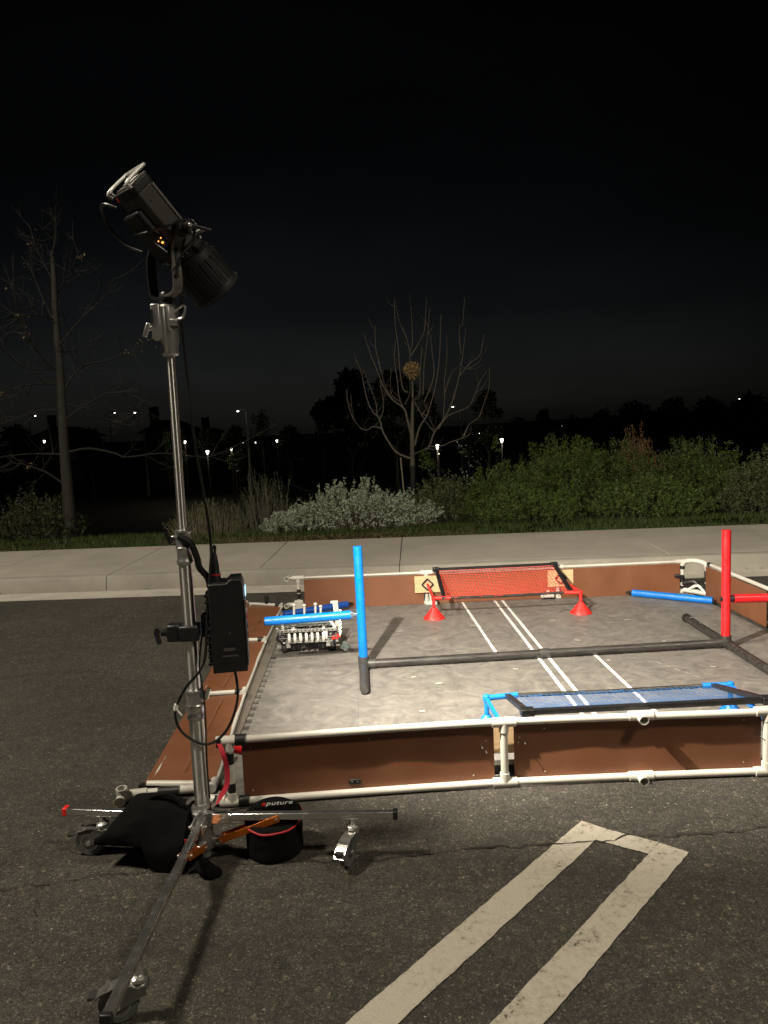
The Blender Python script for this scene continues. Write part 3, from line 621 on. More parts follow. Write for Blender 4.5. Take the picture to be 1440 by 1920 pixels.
def cone_leg(t, x, y, top, m, name='cone_leg'):
    def f(b):
        prof = [(.092, 0), (.090, .005), (.070, .028), (.040, .066), (.018, .094)]
        b.lathe([(r_, ZM+.003+h) for r_, h in prof], (x, y, 0), (0, 0, 1), 28)
        b.tube([(x, y, .10), (x, y, top)], .0135, 12)
    return P(name, m, t, f)
def goal(label, m_p, m_net, back, front, xl, xr, zb, zf, cones, arms, seed, thick):
    r_ = random.Random(seed); t = thing('net_goal', label, 'goal', ((xl+xr)/2, (back+front)/2, 0), 'goals')
    bl, br_, fl, fr = V((xl, back, zb)), V((xr, back, zb)), V((xl+.015, front, zf)), V((xr+.012, front, zf))
    P('back_bar', M_BLKPL, t, lambda b: b.beam(bl-V((.03, 0, 0)), br_+V((.03, 0, 0)), .03, .022)); P('front_bar', M_BARR, t, lambda b: b.tube([fl-V((.02, 0, 0)), (fl+fr)/2-V((0, 0, .006)), fr+V((.02, 0, 0))], .0115, 12))
    for a, c in ((bl, fl), (br_, fr)): P('side_bar', M_BLKPL, t, lambda b: b.beam(a, c, .030, .022))
    for c in (bl, br_): P('corner_block', M_BLKPL, t, lambda b: b.box(c, (.062, .05, .036)), bev=.004)
    def net(b):
        nu, nv = 38, 20; g = [[None]*(nv+1) for _ in range(nu+1)]
        for i in range(nu+1):
            for j in range(nv+1):
                u_, v_ = i/nu, j/nv; p_ = lerp(lerp(bl, br_, u_), lerp(fl, fr, u_), v_)
                p_ = p_+V((r_.uniform(-.002, .002), r_.uniform(-.002, .002), -.022*math.sin(math.pi*v_)*(.6+.4*math.sin(math.pi*u_))+r_.uniform(-.001, .001))); g[i][j] = p_
        for i in range(nu+1): b.tube(g[i], thick, 3, False)
        for j in range(nv+1): b.tube([g[i][j] for i in range(nu+1)], thick*.8, 3, False)
        # bunched selvedge along the front bar
        for q in range(3): b.tube([g[i][nv]+V((0, r_.uniform(-.012, .004), r_.uniform(-.010, .004))) for i in range(nu+1)], .0018, 4, False)
    P('net', m_net, t, net, kind='stuff')
    for s_, (cx, cy) in zip((-1, 1), cones):
        fc = fl if s_ < 0 else fr
        cl = cone_leg(t, cx, cy, zf+.012, m_p)
        P('sleeve', m_p, cl, lambda b: b.tube([V((cx, cy, zf)), fc+V((-s_*.055, 0, 0))], .0155, 12))
        P('brace', m_p, cl, lambda b: b.beam((cx, cy, zf-.005), arms[0 if s_ < 0 else 1], .016, .024))
        P('hub', m_p, cl, lambda b: b.lathe([(.017, -.02), (.019, -.01), (.019, .012), (.012, .018)], (cx, cy, zf), (0, 0, 1), 14))
    return t
goal('red net goal with black frame leaning on the far wall', M_REDP, M_RNET, 3.575, 3.055, 1.262, 2.345, .342, .193, ((1.188, 3.075), (2.432, 3.02)), (V((1.178, 3.57, .205)), V((2.408, 3.56, .205))), 2, .0017)
goal('blue net goal with black frame resting on the near wall', M_BLUEP, M_BNET, .045, .63, 1.345, 2.455, .338, .205, ((1.245, .61), (2.56, .62)), (V((1.265, .12, .20)), V((2.50, .10, .20))), 4, .0013)

# ================================================================ ROBOT
rx, ry = .20, 2.42
ro = thing('competition_robot', 'small metal wheeled robot with white intake flaps standing beside the blue post', 'robot', (rx, ry, 0))
def omni(cx, cy, face):
    w_ = P('wheel', M_RUB, ro, lambda b: b.lathe([(.018, -.018), (.038, -.018), (.043, -.010), (.043, .010), (.038, .018), (.018, .018)], (cx, cy, ZM+.045), (1, 0, 0), 20))
    def rol(b):
        for k in range(10):
            a = 2*math.pi*k/10; c = V((cx, cy+.038*math.cos(a), ZM+.045+.038*math.sin(a))); d = V((.35, -math.sin(a), math.cos(a)))
            b.lathe([(.003, -.012), (.0075, 0), (.003, .012)], c, d, 7)
    P('roller', M_GREYP, w_, rol)
    P('hub', M_REDP, w_, lambda b: b.lathe([(.022, -.02), (.026, -.019), (.026, .019), (.022, .02)], (cx, cy, ZM+.045), (1, 0, 0), 14))
    P('hub_plate', M_WHITEP, w_, lambda b: b.lathe([(.012, -.024), (.016, -.021), (.016, .021), (.012, .024)], (cx, cy, ZM+.045), (1, 0, 0), 10))
for cx in (.035, .355):
    for cy in (2.275, 2.56): omni(cx, cy, 1)
def chan(a, c, wd=.026, ht=.026, name='channel', m=M_ALU):
    pt = P(name, m, ro, lambda b: b.beam(a, c, wd, ht))
    a, c = V(a), V(c); n = int((c-a).length/.025); d = (c-a).normalized(); q = V((0, 0, 1)).cross(d).normalized()
    if n > 2:
        def holes(b):
            for k in range(n):
                p_ = a+d*(.0125+k*.025)
                for s_ in (-1, 1): b.box(p_+q*s_*(wd/2), (.009, .0012, .009), Matrix((d, q, d.cross(q))).transposed())
        P('hole_row', M_TAPE, pt, holes, kind='stuff')
for x in (.005, .066, .325, .388): chan((x, 2.22, .075), (x, 2.62, .075))
for y in (2.245, 2.60): chan((.0, y, .105), (.395, y, .105))
chan((-.005, 2.215, .185), (.385, 2.215, .185), .030, .016); chan((.02, 2.50, .20), (.37, 2.50, .20))
for x in (.0, .392):
    chan((x, 2.24, .09), (x, 2.24, .20), .02, .02); chan((x, 2.56, .09), (x, 2.50, .26), .02, .02)
M_CREAMF = mat('pale_rubber', (.56, .54, .49), .6)
P('intake_shaft', M_TAPE, ro, lambda b: b.tube([(.01, 2.20, .135), (.385, 2.20, .135)], .009, 8))
for k in range(7):
    x = .075+k*.037
    P('intake_flap', M_CREAMF, ro, lambda b: b.tube(sm([(x, 2.205, .162), (x+.003, 2.178, .155), (x+.004, 2.168, .135), (x+.002, 2.180, .112)], 3), .0095, 8))
P('chain_guard', M_TAPE, ro, lambda b: b.box((.20, 2.26, .15), (.36, .05, .05)), bev=.006)
for x in (.10, .29): P('motor', M_BLKPL, ro, lambda b: b.box((x, 2.30, .055), (.075, .075, .05)), bev=.006); P('motor', M_BLKPL, ro, lambda b: b.box((x, 2.50, .10), (.06, .09, .05)), bev=.006)
P('brain', M_BLKPL, ro, lambda b: b.box((.20, 2.46, .135), (.13, .10, .04)), bev=.008); P('battery', M_GREYP, ro, lambda b: b.box((.20, 2.38, .10), (.16, .06, .05)), bev=.006)
P('deck', M_GREYP, ro, lambda b: b.box((.21, 2.34, .205), (.26, .14, .006)))
P('deck_plate', M_CLEAR, ro, lambda b: b.box((.23, 2.33, .235), (.22, .10, .004), Matrix.Rotation(.35, 3, 'X')))
for x, h in ((.09, .305), (.16, .298), (.235, .305), (.27, .285)):
    s_ = P('standoff', M_CREAMF, ro, lambda b: b.tube([(x, 2.46, .20), (x+.004, 2.46, h)], .0075, 8)); P('cap', M_CREAMF, s_, lambda b: b.lathe([(.006, 0), (.012, .006), (.012, .014), (.007, .02)], (x+.004, 2.46, h), (0, 0, 1), 10))
M_CREAM = mat('cream_plastic', (.50, .47, .40), .5, var=.1, vscale=30)
P('mast', M_CREAM, ro, lambda b: (b.box((.385, 2.36, .225), (.034, .026, .25), Matrix.Rotation(-.06, 3, 'Y')), b.box((.372, 2.36, .345), (.05, .03, .018))), bev=.004)
chan((.0, 2.33, .235), (.37, 2.33, .235), .022, .022); chan((.03, 2.40, .16), (.37, 2.40, .16), .022, .022); chan((.10, 2.22, .19), (.10, 2.60, .19), .02, .02); chan((.30, 2.22, .19), (.30, 2.60, .19), .02, .02)
for gx, gy, gz_, gr in ((.025, 2.215, .125, .028), (.385, 2.205, .105, .03), (.345, 2.212, .155, .024), (-.012, 2.30, .13, .036), (.405, 2.40, .14, .036)):
    g_ = P('gear', M_BLKPL, ro, lambda b: b.lathe([(gr*.9, -.006), (gr, -.004), (gr, .004), (gr*.9, .006)], (gx, gy, gz_), (1, 0, 0) if gx < 0 or gx > .4 else (0, 1, 0), 18))
    P('gear_boss', M_ALU, g_, lambda b: b.lathe([(gr*.3, -.009), (gr*.3, .009)], (gx, gy, gz_), (1, 0, 0) if gx < 0 or gx > .4 else (0, 1, 0), 8))
r_ = random.Random(77)
for k in range(22):
    x, y, z = r_.uniform(.0, .39), r_.uniform(2.19, 2.24), r_.uniform(.09, .22)
    P('bolt', M_ALU if k % 3 else M_WHITEP, ro, lambda b: b.lathe([(.006, 0), (.006, .006), (.003, .012)], (x, y, z), (r_.uniform(-.3, .3), -1, .2), 6))
for k in range(6):
    x = .03+k*.066; P('link', M_GREYP if k % 2 else M_BLKPL, ro, lambda b: b.beam((x, 2.225, .09), (x+.03, 2.23, .20), .008, .014))
P('mast_strut', M_WHITEP, ro, lambda b: b.beam((.33, 2.29, .25), (.395, 2.26, .15), .010, .014)); P('mast_strut', M_ALU, ro, lambda b: b.beam((.41, 2.34, .29), (.405, 2.25, .13), .008, .010))
P('side_block', M_REDP, ro, lambda b: b.box((.375, 2.22, .128), (.058, .05, .026), Matrix.Rotation(.3, 3, 'Z')), bev=.004)
P('side_block', M_WHITEP, ro, lambda b: b.box((.31, 2.21, .15), (.03, .04, .05)), bev=.006)
P('scoop', M_CLEAR, ro, lambda b: b.box((.435, 2.22, .055), (.055, .05, .05), Matrix.Rotation(.6, 3, 'Y')), bev=.006)
P('cable', M_CABLE, ro, lambda b: (b.tube(sm([(.1, 2.42, .16), (.05, 2.36, .22), (.09, 2.27, .2), (.16, 2.26, .17)], 5), .004, 6), b.tube(sm([(.26, 2.44, .15), (.33, 2.38, .22), (.30, 2.28, .21), (.34, 2.24, .12)], 5), .004, 6)))
P('sprocket', M_BLKPL, ro, lambda b: b.lathe([(.03, -.004), (.03, .004)], (.305, 2.235, .15), (1, 0, 0), 14)); P('sprocket', M_BLKPL, ro, lambda b: b.lathe([(.035, -.004), (.035, .004)], (.02, 2.24, .15), (1, 0, 0), 14))

ro.scale = (1.13, 1, 1.05); ro.location.x -= .014

# ================================================================ LAMP STAND
SX, SY = -.033, -.45
st = thing('roller_light_stand', 'chromed rolling light stand with three casters and orange braces', 'light stand', (SX, SY, 0))
def cyl(b, z0, z1, r, tilt=0, n=24): b.tube([(SX, SY, z0), (SX, SY, z1)], r, n)
P('lower_column', M_COL, st, lambda b: cyl(b, .06, .58, .0285)); P('middle_column', M_COL, st, lambda b: cyl(b, .56, 1.22, .0245)); P('upper_column', M_COL, st, lambda b: cyl(b, 1.18, 1.965, .0165))
def collar(z0, z1, r, ksgn, zk):
    c = P('collar', M_STEEL, st, lambda b: b.lathe([(r, z0), (r+.003, z0+.004), (r+.003, z0+.014), (r, z0+.018), (r, (z0+z1)/2-.006), (r+.004, (z0+z1)/2), (r, (z0+z1)/2+.006), (r, z1-.012), (r+.004, z1-.008), (r+.003, z1)], (SX, SY, 0), n=24))
    P('lock_knob', M_CHROME if ksgn > 0 else M_BLKPL, c, lambda b: (b.tube([(SX, SY, zk), (SX+ksgn*.05, SY-.01, zk+.004)], .006, 8), b.beam((SX+ksgn*.045, SY-.012, zk-.012), (SX+ksgn*.060, SY-.014, zk+.03), .012, .014)))
    P('clamp_ear', M_STEEL, c, lambda b: b.box((SX+ksgn*(r+.006), SY, zk), (.022, .022, .03)), bev=.003)
collar(.575, .69, .0315, 1, .665); collar(1.175, 1.305, .0275, -1, 1.27)
P('bolt', M_CHROME, st, lambda b: b.lathe([(.007, 0), (.007, .010), (.004, .012)], (SX, SY-.028, .47), (-.2, -1, 0), 8))
# base hub with clamps
hub = P('base_hub', M_DSTEEL, st, lambda b: b.lathe([(.034, .05), (.038, .055), (.038, .10), (.034, .11), (.034, .145), (.046, .15), (.046, .205), (.036, .212)], (SX, SY, 0), n=24))
P('foot_tube', M_CHROME, hub, lambda b: cyl(b, .02, .06, .024))
tips = [(V((.709, -.512, .178)), 'right'), (V((-.60, -.345, .178)), 'left'), (V((-.068, -1.475, .178)), 'front')]
hc = V((SX, SY, .178))
for tip, nm in tips:
    d = (tip-hc).normalized(); s0 = hc+d*.045
    leg = P('leg', M_LEG, st, lambda b: b.beam(s0, tip, .028, .028), bev=.0045)
    P('end_cap', M_REDP if nm == 'left' else M_BLKPL, leg, lambda b: b.beam(tip-d*.004, tip+d*.014, .034, .034), bev=.004)
    q = V((-d.y, d.x, 0))
    for s_ in (-1, 1): P('clevis', M_CHROME, hub, lambda b: b.beam(hc+d*.03+q*s_*.02, hc+d*.105+q*s_*.02, .006, .04), bev=.002)
    P('pivot_bolt', M_CHROME, hub, lambda b: b.tube([hc+d*.085-q*.034, hc+d*.085+q*.034], .007, 10))
    P('wing_screw', M_CHROME, hub, lambda b: (b.tube([hc+d*.03+V((0, 0, .02)), hc+d*.05+V((0, 0, .055))], .006, 8), b.beam(hc+d*.05+q*-.028+V((0, 0, .058)), hc+d*.05+q*.028+V((0, 0, .066)), .01, .012)))
    # brace: two orange side plates and a web from the lower sleeve to the leg
    lowc = V((SX, SY, .085))+d*.06; k = {'right': .30, 'left': .26, 'front': .28}[nm]; hi = hc+d*k-V((0, 0, .004))
    def br(b):
        for s_ in (-1, 1): b.beam(lowc+q*s_*.018, hi+q*s_*.018, .004, .026)
        b.beam(lowc+d*.02-V((0, 0, .008)), hi-d*.05-V((0, 0, .012)), .034, .003)
    bo = P('brace', M_ORANGE, st, br, bev=.001)
    for c in (lowc+d*.008, hi-d*.008): P('rivet', M_CHROME, bo, lambda b: b.tube([c-q*.026, c+q*.026], .006, 10))
P('brace_link', M_CHROME, hub, lambda b: [b.beam(V((SX, SY, .085)), V((SX, SY, .085))+((t_-hc).normalized())*.075, .03, .02) for t_, _ in tips], bev=.003)
# casters
def caster(top, yawdir, wheelc):
    top = V(top); wc = V(wheelc); d = V((wc.x-top.x, wc.y-top.y, 0)).normalized(); q = V((-d.y, d.x, 0)); wr = wc.z
    c = P('caster', M_CHROME, st, lambda b: (b.tube([top, top-V((0, 0, .03))], .014, 12), b.lathe([(.020, 0), (.026, .006), (.026, .016), (.018, .022)], top-V((0, 0, .048)), (0, 0, 1), 18), b.lathe([(.022, 0), (.024, .01)], top-V((0, 0, .06)), (0, 0, 1), 16)))
    def fork(b):
        for s_ in (-1, 1):
            pr = [top+V((0, 0, -.055))-d*.02, top+V((0, 0, -.052))+d*.035, wc+d*.022+V((0, 0, -.004)), wc-d*.006+V((0, 0, -.012)), top+V((0, 0, -.08))-d*.022]
            a = [p_+q*s_*.0165 for p_ in pr]; e = [p_+q*s_*.0195 for p_ in pr]; n = len(pr)
            b.add(a+e, [tuple(range(n)), tuple(range(2*n-1, n-1, -1))]+[(i, n+i, n+(i+1) % n, (i+1) % n) for i in range(n)])
        b.box(top+V((0, 0, -.057)), (.052, .042, .004), Matrix((d, q, V((0, 0, 1)))).transposed())
    P('fork', M_DSTEEL, c, fork, fix=True)
    wh = P('wheel', M_WHEEL, c, lambda b: b.lathe([(wr*.72, -.0125), (wr*.93, -.0125), (wr, -.008), (wr, .008), (wr*.93, .0125), (wr*.72, .0125)], wc, q, 28))
    P('rim', M_STEEL, wh, lambda b: b.lathe([(wr*.73, -.010), (wr*.60, -.013), (wr*.3, -.009), (wr*.3, .009), (wr*.60, .013), (wr*.73, .010)], wc, q, 24))
    P('axle', M_CHROME, wh, lambda b: b.tube([wc-q*.024, wc+q*.024], .009, 12))
    def ped(b):
        pts = [top+V((0, 0, -.05))+d*.018, top+d*.06+V((0, 0, -.050)), top+d*.105+V((0, 0, -.066)), top+d*.138+V((0, 0, -.092))]
        rows = [[p_-q*.021, p_+q*.021] for p_ in sm(pts, 4)]; b.grid(rows); b.grid([[r_[0]-V((0, 0, .004)), r_[1]-V((0, 0, .004))] for r_ in rows]); b.box(top+d*.09+V((0, 0, -.054)), (.010, .036, .010), Matrix((d, q, V((0, 0, 1)))).transposed())
    P('brake_pedal', M_CHROME, c, ped)
    P('pedal_pad', M_RUB, c, lambda b: b.box(top+d*.130+V((0, 0, -.078)), (.024, .032, .008), Matrix((d, q, V((0, 0, 1)))).transposed()))
caster((.548, -.494, .165), None, (.526, -.545, .056))
caster((-.452, -.370, .165), None, (-.510, -.366, .056))
caster((-.052, -1.262, .165), None, (-.112, -1.268, .056))
# receiver at the top
rc = P('receiver', M_STEEL, st, lambda b: b.lathe([(.026, 1.945), (.030, 1.95), (.030, 1.985), (.034, 1.995), (.036, 2.05), (.036, 2.118), (.030, 2.125)], (SX+.002, SY, 0), n=20))
P('receiver_plate', M_STEEL, rc, lambda b: b.box((SX-.035, SY-.012, 2.065), (.032, .05, .125)), bev=.004)
P('receiver_slot', M_TAPE, rc, lambda b: b.box((SX-.046, SY-.038, 2.082), (.007, .003, .05)))
P('receiver_rib', M_CHROME, rc, lambda b: (b.box((SX+.012, SY-.033, 2.075), (.010, .012, .085)), b.box((SX+.026, SY-.028, 2.06), (.030, .02, .022))), bev=.003)
P('receiver_rib', M_CHROME, rc, lambda b: b.box((SX-.004, SY-.034, 2.035), (.006, .008, .16)), bev=.002)
P('wing_knob', M_CHROME, rc, lambda b: (b.tube([(SX-.05, SY-.02, 2.045), (SX-.072, SY-.024, 2.04)], .008, 10), b.beam((SX-.062, SY-.026, 2.062), (SX-.080, SY-.028, 2.012), .014, .016)), bev=.004)
P('ring_pull', M_CHROME, rc, lambda b: b.tube(sm([(SX+.036, SY-.02, 2.10), (SX+.062, SY-.025, 2.118), (SX+.072, SY-.028, 2.105), (SX+.058, SY-.026, 2.075), (SX+.038, SY-.022, 2.072)], 5), .0042, 8))
P('spigot', M_CHROME, rc, lambda b: b.tube([(SX, SY, 2.11), (SX, SY, 2.16)], .014, 14))

# ================================================================ FILM LIGHT ON THE STAND
M_LGRIP = mat('highlight_grey_metal', (.55, .54, .51), .35, .2)  # bright rim highlights of the metal hoops put into a pale colour
PV = V((.0, -.462, 2.372)); LD = V((.52, .46, -.72)).normalized()
LU = V((LD.y, -LD.x, 0)).normalized(); LV = LU.cross(LD).normalized()
if LV.z < 0: LV = -LV
HM = Matrix((( LU.x, LV.x, LD.x, PV.x), (LU.y, LV.y, LD.y, PV.y), (LU.z, LV.z, LD.z, PV.z), (0, 0, 0, 1)))
fl_ = thing('film_light', 'black film spotlight tilted down on top of the stand, aimed at the field', 'film light', (SX, SY, 2.13))
def H(name, m, fn, parent=fl_, **k):
    b = MB(); b.M = HM; fn(b); return b.build(name, m, parent, fix=True, **k)
def octo(w_, h_, c): return [(w_-c, -h_), (w_, -h_+c), (w_, h_-c), (w_-c, h_), (-w_+c, h_), (-w_, h_-c), (-w_, -h_+c), (-w_+c, -h_)]
bd = H('body', M_HEAD, lambda b: b.prism(octo(.066, .052, .018), -.170, .055), bev=.004)
H('lower_housing', M_HEADB, lambda b: b.box((-.012, -.052, -.03), (.11, .05, .20)), bd, bev=.01)
H('side_rail', M_GREYP, lambda b: b.box((.064, .034, -.06), (.012, .012, .21)), bd, bev=.003)
H('side_rail', M_GREYP, lambda b: b.box((-.064, .034, -.06), (.012, .012, .21)), bd, bev=.003)
for z in (-.13, -.02): H('side_bolt', M_TAPE, lambda b: b.lathe([(.005, 0), (.005, .003)], (.0655, -.01, z), (1, 0, 0), 8), bd)
rear = H('rear_cover', M_HEADB, lambda b: b.prism(octo(.068, .054, .018), -.200, -.168), bev=.004)
H('rear_plate', M_GREYP, lambda b: b.box((0, .01, -.2025), (.112, .082, .006)), rear, bev=.004)
H('label_plate', M_WHITEP, lambda b: b.box((.012, .008, -.2075), (.06, .042, .004)), rear)
H('status_sticker', M_REDP, lambda b: b.box((-.035, -.055, -.185), (.014, .003, .014)), rear)
def hoop(w_, h0, h1): return sm([(-w_, h0, -.196), (-w_*1.0, h0, -.218), (-w_*.9, h1-.012, -.222), (-w_*.7, h1, -.222), (w_*.7, h1, -.222), (w_*.9, h1-.012, -.222), (w_, h0, -.218), (w_, h0, -.196)], 4)
H('rear_handle', M_LGRIP, lambda b: b.tube(hoop(.074, -.045, .056), .0055, 10), rear)
H('rear_guard', M_LGRIP, lambda b: b.tube(hoop(.058, -.040, .038), .0038, 8), rear)
mt = H('mount_ring', M_HEADB, lambda b: b.lathe([(.064, .05), (.078, .056), (.078, .088), (.070, .094)], (0, 0, 0), (0, 0, 1), 32), bev=.002)
def studs(b):
    for k in range(26):
        a = 2*math.pi*k/26; b.lathe([(.0028, 0), (.0018, .003)], (.078*math.cos(a), .078*math.sin(a), .072), (math.cos(a), math.sin(a), 0), 6)
H('mount_stud', M_CHROME, studs, mt)
H('mount_lever', M_STEEL, lambda b: (b.beam((.062, .05, .05), (.095, .065, .052), .012, .014), b.beam((.05, .072, .045), (.02, .095, .03), .012, .01)), mt, bev=.003)
rf = H('reflector', M_HEADB, lambda b: b.lathe([(.070, .090), (.084, .102), (.090, .15), (.093, .245), (.096, .252), (.096, .260), (.091, .260), (.086, .242), (.060, .11), (.03, .10)], (0, 0, 0), (0, 0, 1), 40))
def fins(b):
    for k in range(20):
        a = 2*math.pi*k/20; b.box((.0905*math.cos(a), .0905*math.sin(a), .180), (.004, .022, .11), Matrix.Rotation(a, 3, 'Z'))
H('cooling_rib', M_HEADB, fins, rf, bev=.0015)
M_COB = mat('lit_led', (1, .95, .85), .5, emis=(1, .93, .82), estr=40)
H('led_chip', M_COB, lambda b: b.lathe([(.018, .110), (.018, .114)], (0, 0, 0), (0, 0, 1), 16), rf)
M_GLOW = mat('orange_indicator', (.3, .08, .02), .4, emis=(1, .28, .05), estr=5)
H('indicator', M_GLOW, lambda b: (b.box((.052, -.076, -.006), (.007, .004, .005)), b.box((.040, -.079, -.016), (.003, .003, .003)), b.box((.060, -.074, -.022), (.002, .003, .003))), bd)
H('front_lip', M_HEAD, lambda b: b.lathe([(.0962, .247), (.0985, .247), (.0985, .256), (.0962, .256)], (0, 0, 0), (0, 0, 1), 36, True), rf)
# yoke
def yk(s_): return sm([V((SX, SY, 2.155))+LU*s_*.0, V((SX, SY, 2.155))+LU*s_*.055, V((SX, SY, 2.165))+LU*s_*.082, V((SX, SY, 2.20))+LU*s_*.093, V((SX, SY, 2.30))+LU*s_*.093, PV+LU*s_*.093], 5)
def yoke(s_):
    def f(b):
        pts = yk(s_); rows = []
        for i, p_ in enumerate(pts):
            d = (pts[min(i+1, len(pts)-1)]-pts[max(i-1, 0)]).normalized(); fw_ = LU.cross(V((0, 0, 1))).normalized(); nn = d.cross(fw_).normalized()
            rows.append([p_+fw_*.017+nn*.004, p_-fw_*.017+nn*.004, p_-fw_*.017-nn*.004, p_+fw_*.017-nn*.004])
        vs_ = [x for r_ in rows for x in r_]; n = len(rows)
        b.add(vs_, [(k*4+j, (k+1)*4+j, (k+1)*4+(j+1) % 4, k*4+(j+1) % 4) for k in range(n-1) for j in range(4)]+[(0, 1, 2, 3), (n*4-1, n*4-2, n*4-3, n*4-4)])
    return f
for s_ in (-1, 1): P('yoke_arm', M_HEADB if s_ < 0 else M_GREYP, fl_, yoke(s_), fix=True)  # light and shade painted in: lit right arm grey, shaded left arm black
P('yoke_rib', M_TAPE, fl_, lambda b: b.beam(V((SX, SY, 2.21))+LU*.0985+V((.0, -.0, 0)), V((SX, SY, 2.31))+LU*.0985, .008, .003, LU))
P('yoke_socket', M_BLKPL, fl_, lambda b: b.lathe([(.022, 2.128), (.026, 2.135), (.026, 2.16), (.02, 2.17)], (SX, SY, 0), n=18))
for s_ in (-1, 1): P('tilt_hub', M_HEADB, fl_, lambda b: b.lathe([(.03, -.03), (.03, .008), (.022, .016)], PV+LU*s_*.093, LU*s_, 18))
P('tilt_handle', M_BLKPL, fl_, lambda b: (b.lathe([(.014, 0), (.016, .03), (.010, .036)], PV+LU*.108, LU, 14), b.tube([PV+LU*.135, PV+LU*.135+LV*.02+LD*.02, PV+LU*.14+LV*.055+LD*.062], [.008, .007, .006], 8)))
P('tilt_bolt', M_CHROME, fl_, lambda b: b.lathe([(.008, 0), (.006, .006)], PV+LU*.144, LU, 10))
# the light it throws
sl = bpy.data.lights.new('film_light_beam', 'SPOT'); sl.energy = SPOT_POWER; sl.color = (1, .90, .76); sl.shadow_soft_size = .022; sl.spot_size = R(96); sl.spot_blend = 1.0
slo = bpy.data.objects.new('film_light_beam', sl); C.objects.link(slo); slo.parent = fl_
slo.location = PV+LD*.165-base(fl_); slo.rotation_euler = V((.56, .62, -.55)).to_track_quat('-Z', 'Y').to_euler()

# ================================================================ CONTROL BOX ON THE COLUMN
bx0, by0 = .112, -.45
cb = thing('power_supply_box', 'black power supply box clamped to the lamp stand column', 'power supply', (bx0, by0, .765))
RZ = Matrix.Rotation(R(7), 3, 'Z')
def bxp(b): 
    prof = [(-.062, .0), (.066, .0), (.068, .10), (.066, .325), (.058, .352), (.018, .352), (.006, .338), (-.062, .338)]
    b.M = Matrix.Translation((bx0, by0, .765)) @ RZ.to_4x4() @ Matrix.Rotation(R(90), 4, 'X'); b.prism(prof, -.075, .055)
bo_ = P('case', M_BLKPL, cb, bxp, bev=.004, fix=True)
def Bx(name, m, c, d, parent=bo_, **k): return P(name, m, parent, lambda b: b.box(V((bx0, by0, .765))+RZ @ V(c), d, RZ), **k)
for i in range(11): Bx('heat_fin', M_BLKPL, (-.070, .01, .032+i*.026), (.016, .10, .007))
Bx('side_panel', M_GREYP, (.0695, -.01, .15), (.004, .10, .25))
Bx('screen', mat('lit_screen', (.4, .6, .7), .3, emis=(.5, .85, 1), estr=1.2), (.0725, -.01, .30), (.003, .05, .035))
for z, c in ((.25, M_REDZ), (.225, M_WHITEP), (.20, M_REDZ), (.165, M_TAPE), (.13, M_TAPE)): Bx('port', c, (.0725, -.012, z), (.003, .03, .012))
Bx('logo_plate', M_GREYP, (.005, -.0562*0-.0758, .095), (.042, .0012, .010)); Bx('logo_plate', M_GREYP, (.005, -.0758, .070), (.06, .0012, .005)); Bx('screw_head', M_GREYP, (.01, -.0758, .155), (.006, .0012, .006))
cl_ = P('clamp', M_BLKPL, cb, lambda b: (b.box((SX+.001, SY, .915), (.075, .075, .06)), b.box((.045, SY+.02, .935), (.07, .05, .09))), bev=.008)
P('clamp_arm', M_BLKPL, cl_, lambda b: b.box((SX-.058, SY-.005, .917), (.05, .05, .066)), bev=.008)
P('clamp_lever', M_BLKPL, cl_, lambda b: (b.tube([(SX-.08, SY-.01, .917), (SX-.105, SY-.012, .92)], .013, 10), b.beam((SX-.11, SY-.012, .93), (SX-.128, SY-.014, .925), .014, .02), b.beam((SX-.125, SY-.014, .925), (SX-.112, SY-.018, .878), .012, .014)))
pg = P('plug', M_BLKPL, cb, lambda b: b.lathe([(.019, 1.10), (.019, 1.125), (.016, 1.13), (.014, 1.17), (.010, 1.20), (.006, 1.215)], (.078, SY, 0), n=14))
P('plug_ring', M_REDZ, pg, lambda b: b.lathe([(.0195, 1.128), (.0195, 1.134)], (.078, SY, 0), n=14))
# cables
def cable(label, pts, r=.0052, n=8): return tag(P('cable', M_CABLE, None, lambda b: b.tube(sm(pts, n), r, 8)), label, 'cable', 'lamp cables')
cable('black cable hanging in a loop below the power supply box', [(.078, SY, 1.20), (.083, SY-.005, 1.235), (.072, SY-.01, 1.225), (.058, SY-.03, 1.10), (.042, SY-.05, .94), (.02, SY-.055, .80), (-.055, SY-.05, .71), (-.103, SY-.03, .61), (-.080, SY-.03, .53), (.008, SY-.035, .483), (.085, SY-.02, .53), (.132, SY-.01, .65), (.125, SY, .772)])
cable('black cable running down beside the chrome column from the lamp head', [PV+LU*.02+LV*-.085-LD*.02, (.035, SY-.045, 2.24), (.020, SY-.012, 2.07), (.022, SY, 1.9), (.028, SY, 1.75), (.030, SY+.02, 1.62), (.045, SY+.03, 1.45), (.060, SY+.03, 1.30), (.060, SY+.03, 1.18), (.058, SY+.03, 1.05)], .0056)
cable('thick strap-like black cable wrapped round the upper collar', [(SX-.012, SY-.03, 1.285), (SX+.03, SY-.028, 1.26), (SX+.05, SY-.02, 1.20), (SX+.055, SY-.01, 1.16), (SX+.08, SY, 1.12), (SX+.085, SY+.01, 1.08)], .0125)
cable('black cable looped off the back of the lamp head', [PV-LD*.17-LU*.045-LV*.072, PV-LD*.20-LU*.085-LV*.078, PV-LD*.19-LU*.135-LV*.075, PV-LD*.13-LU*.16-LV*.085, PV-LD*.06-LU*.125-LV*.10, PV-LD*.01-LU*.06-LV*.10], .006)
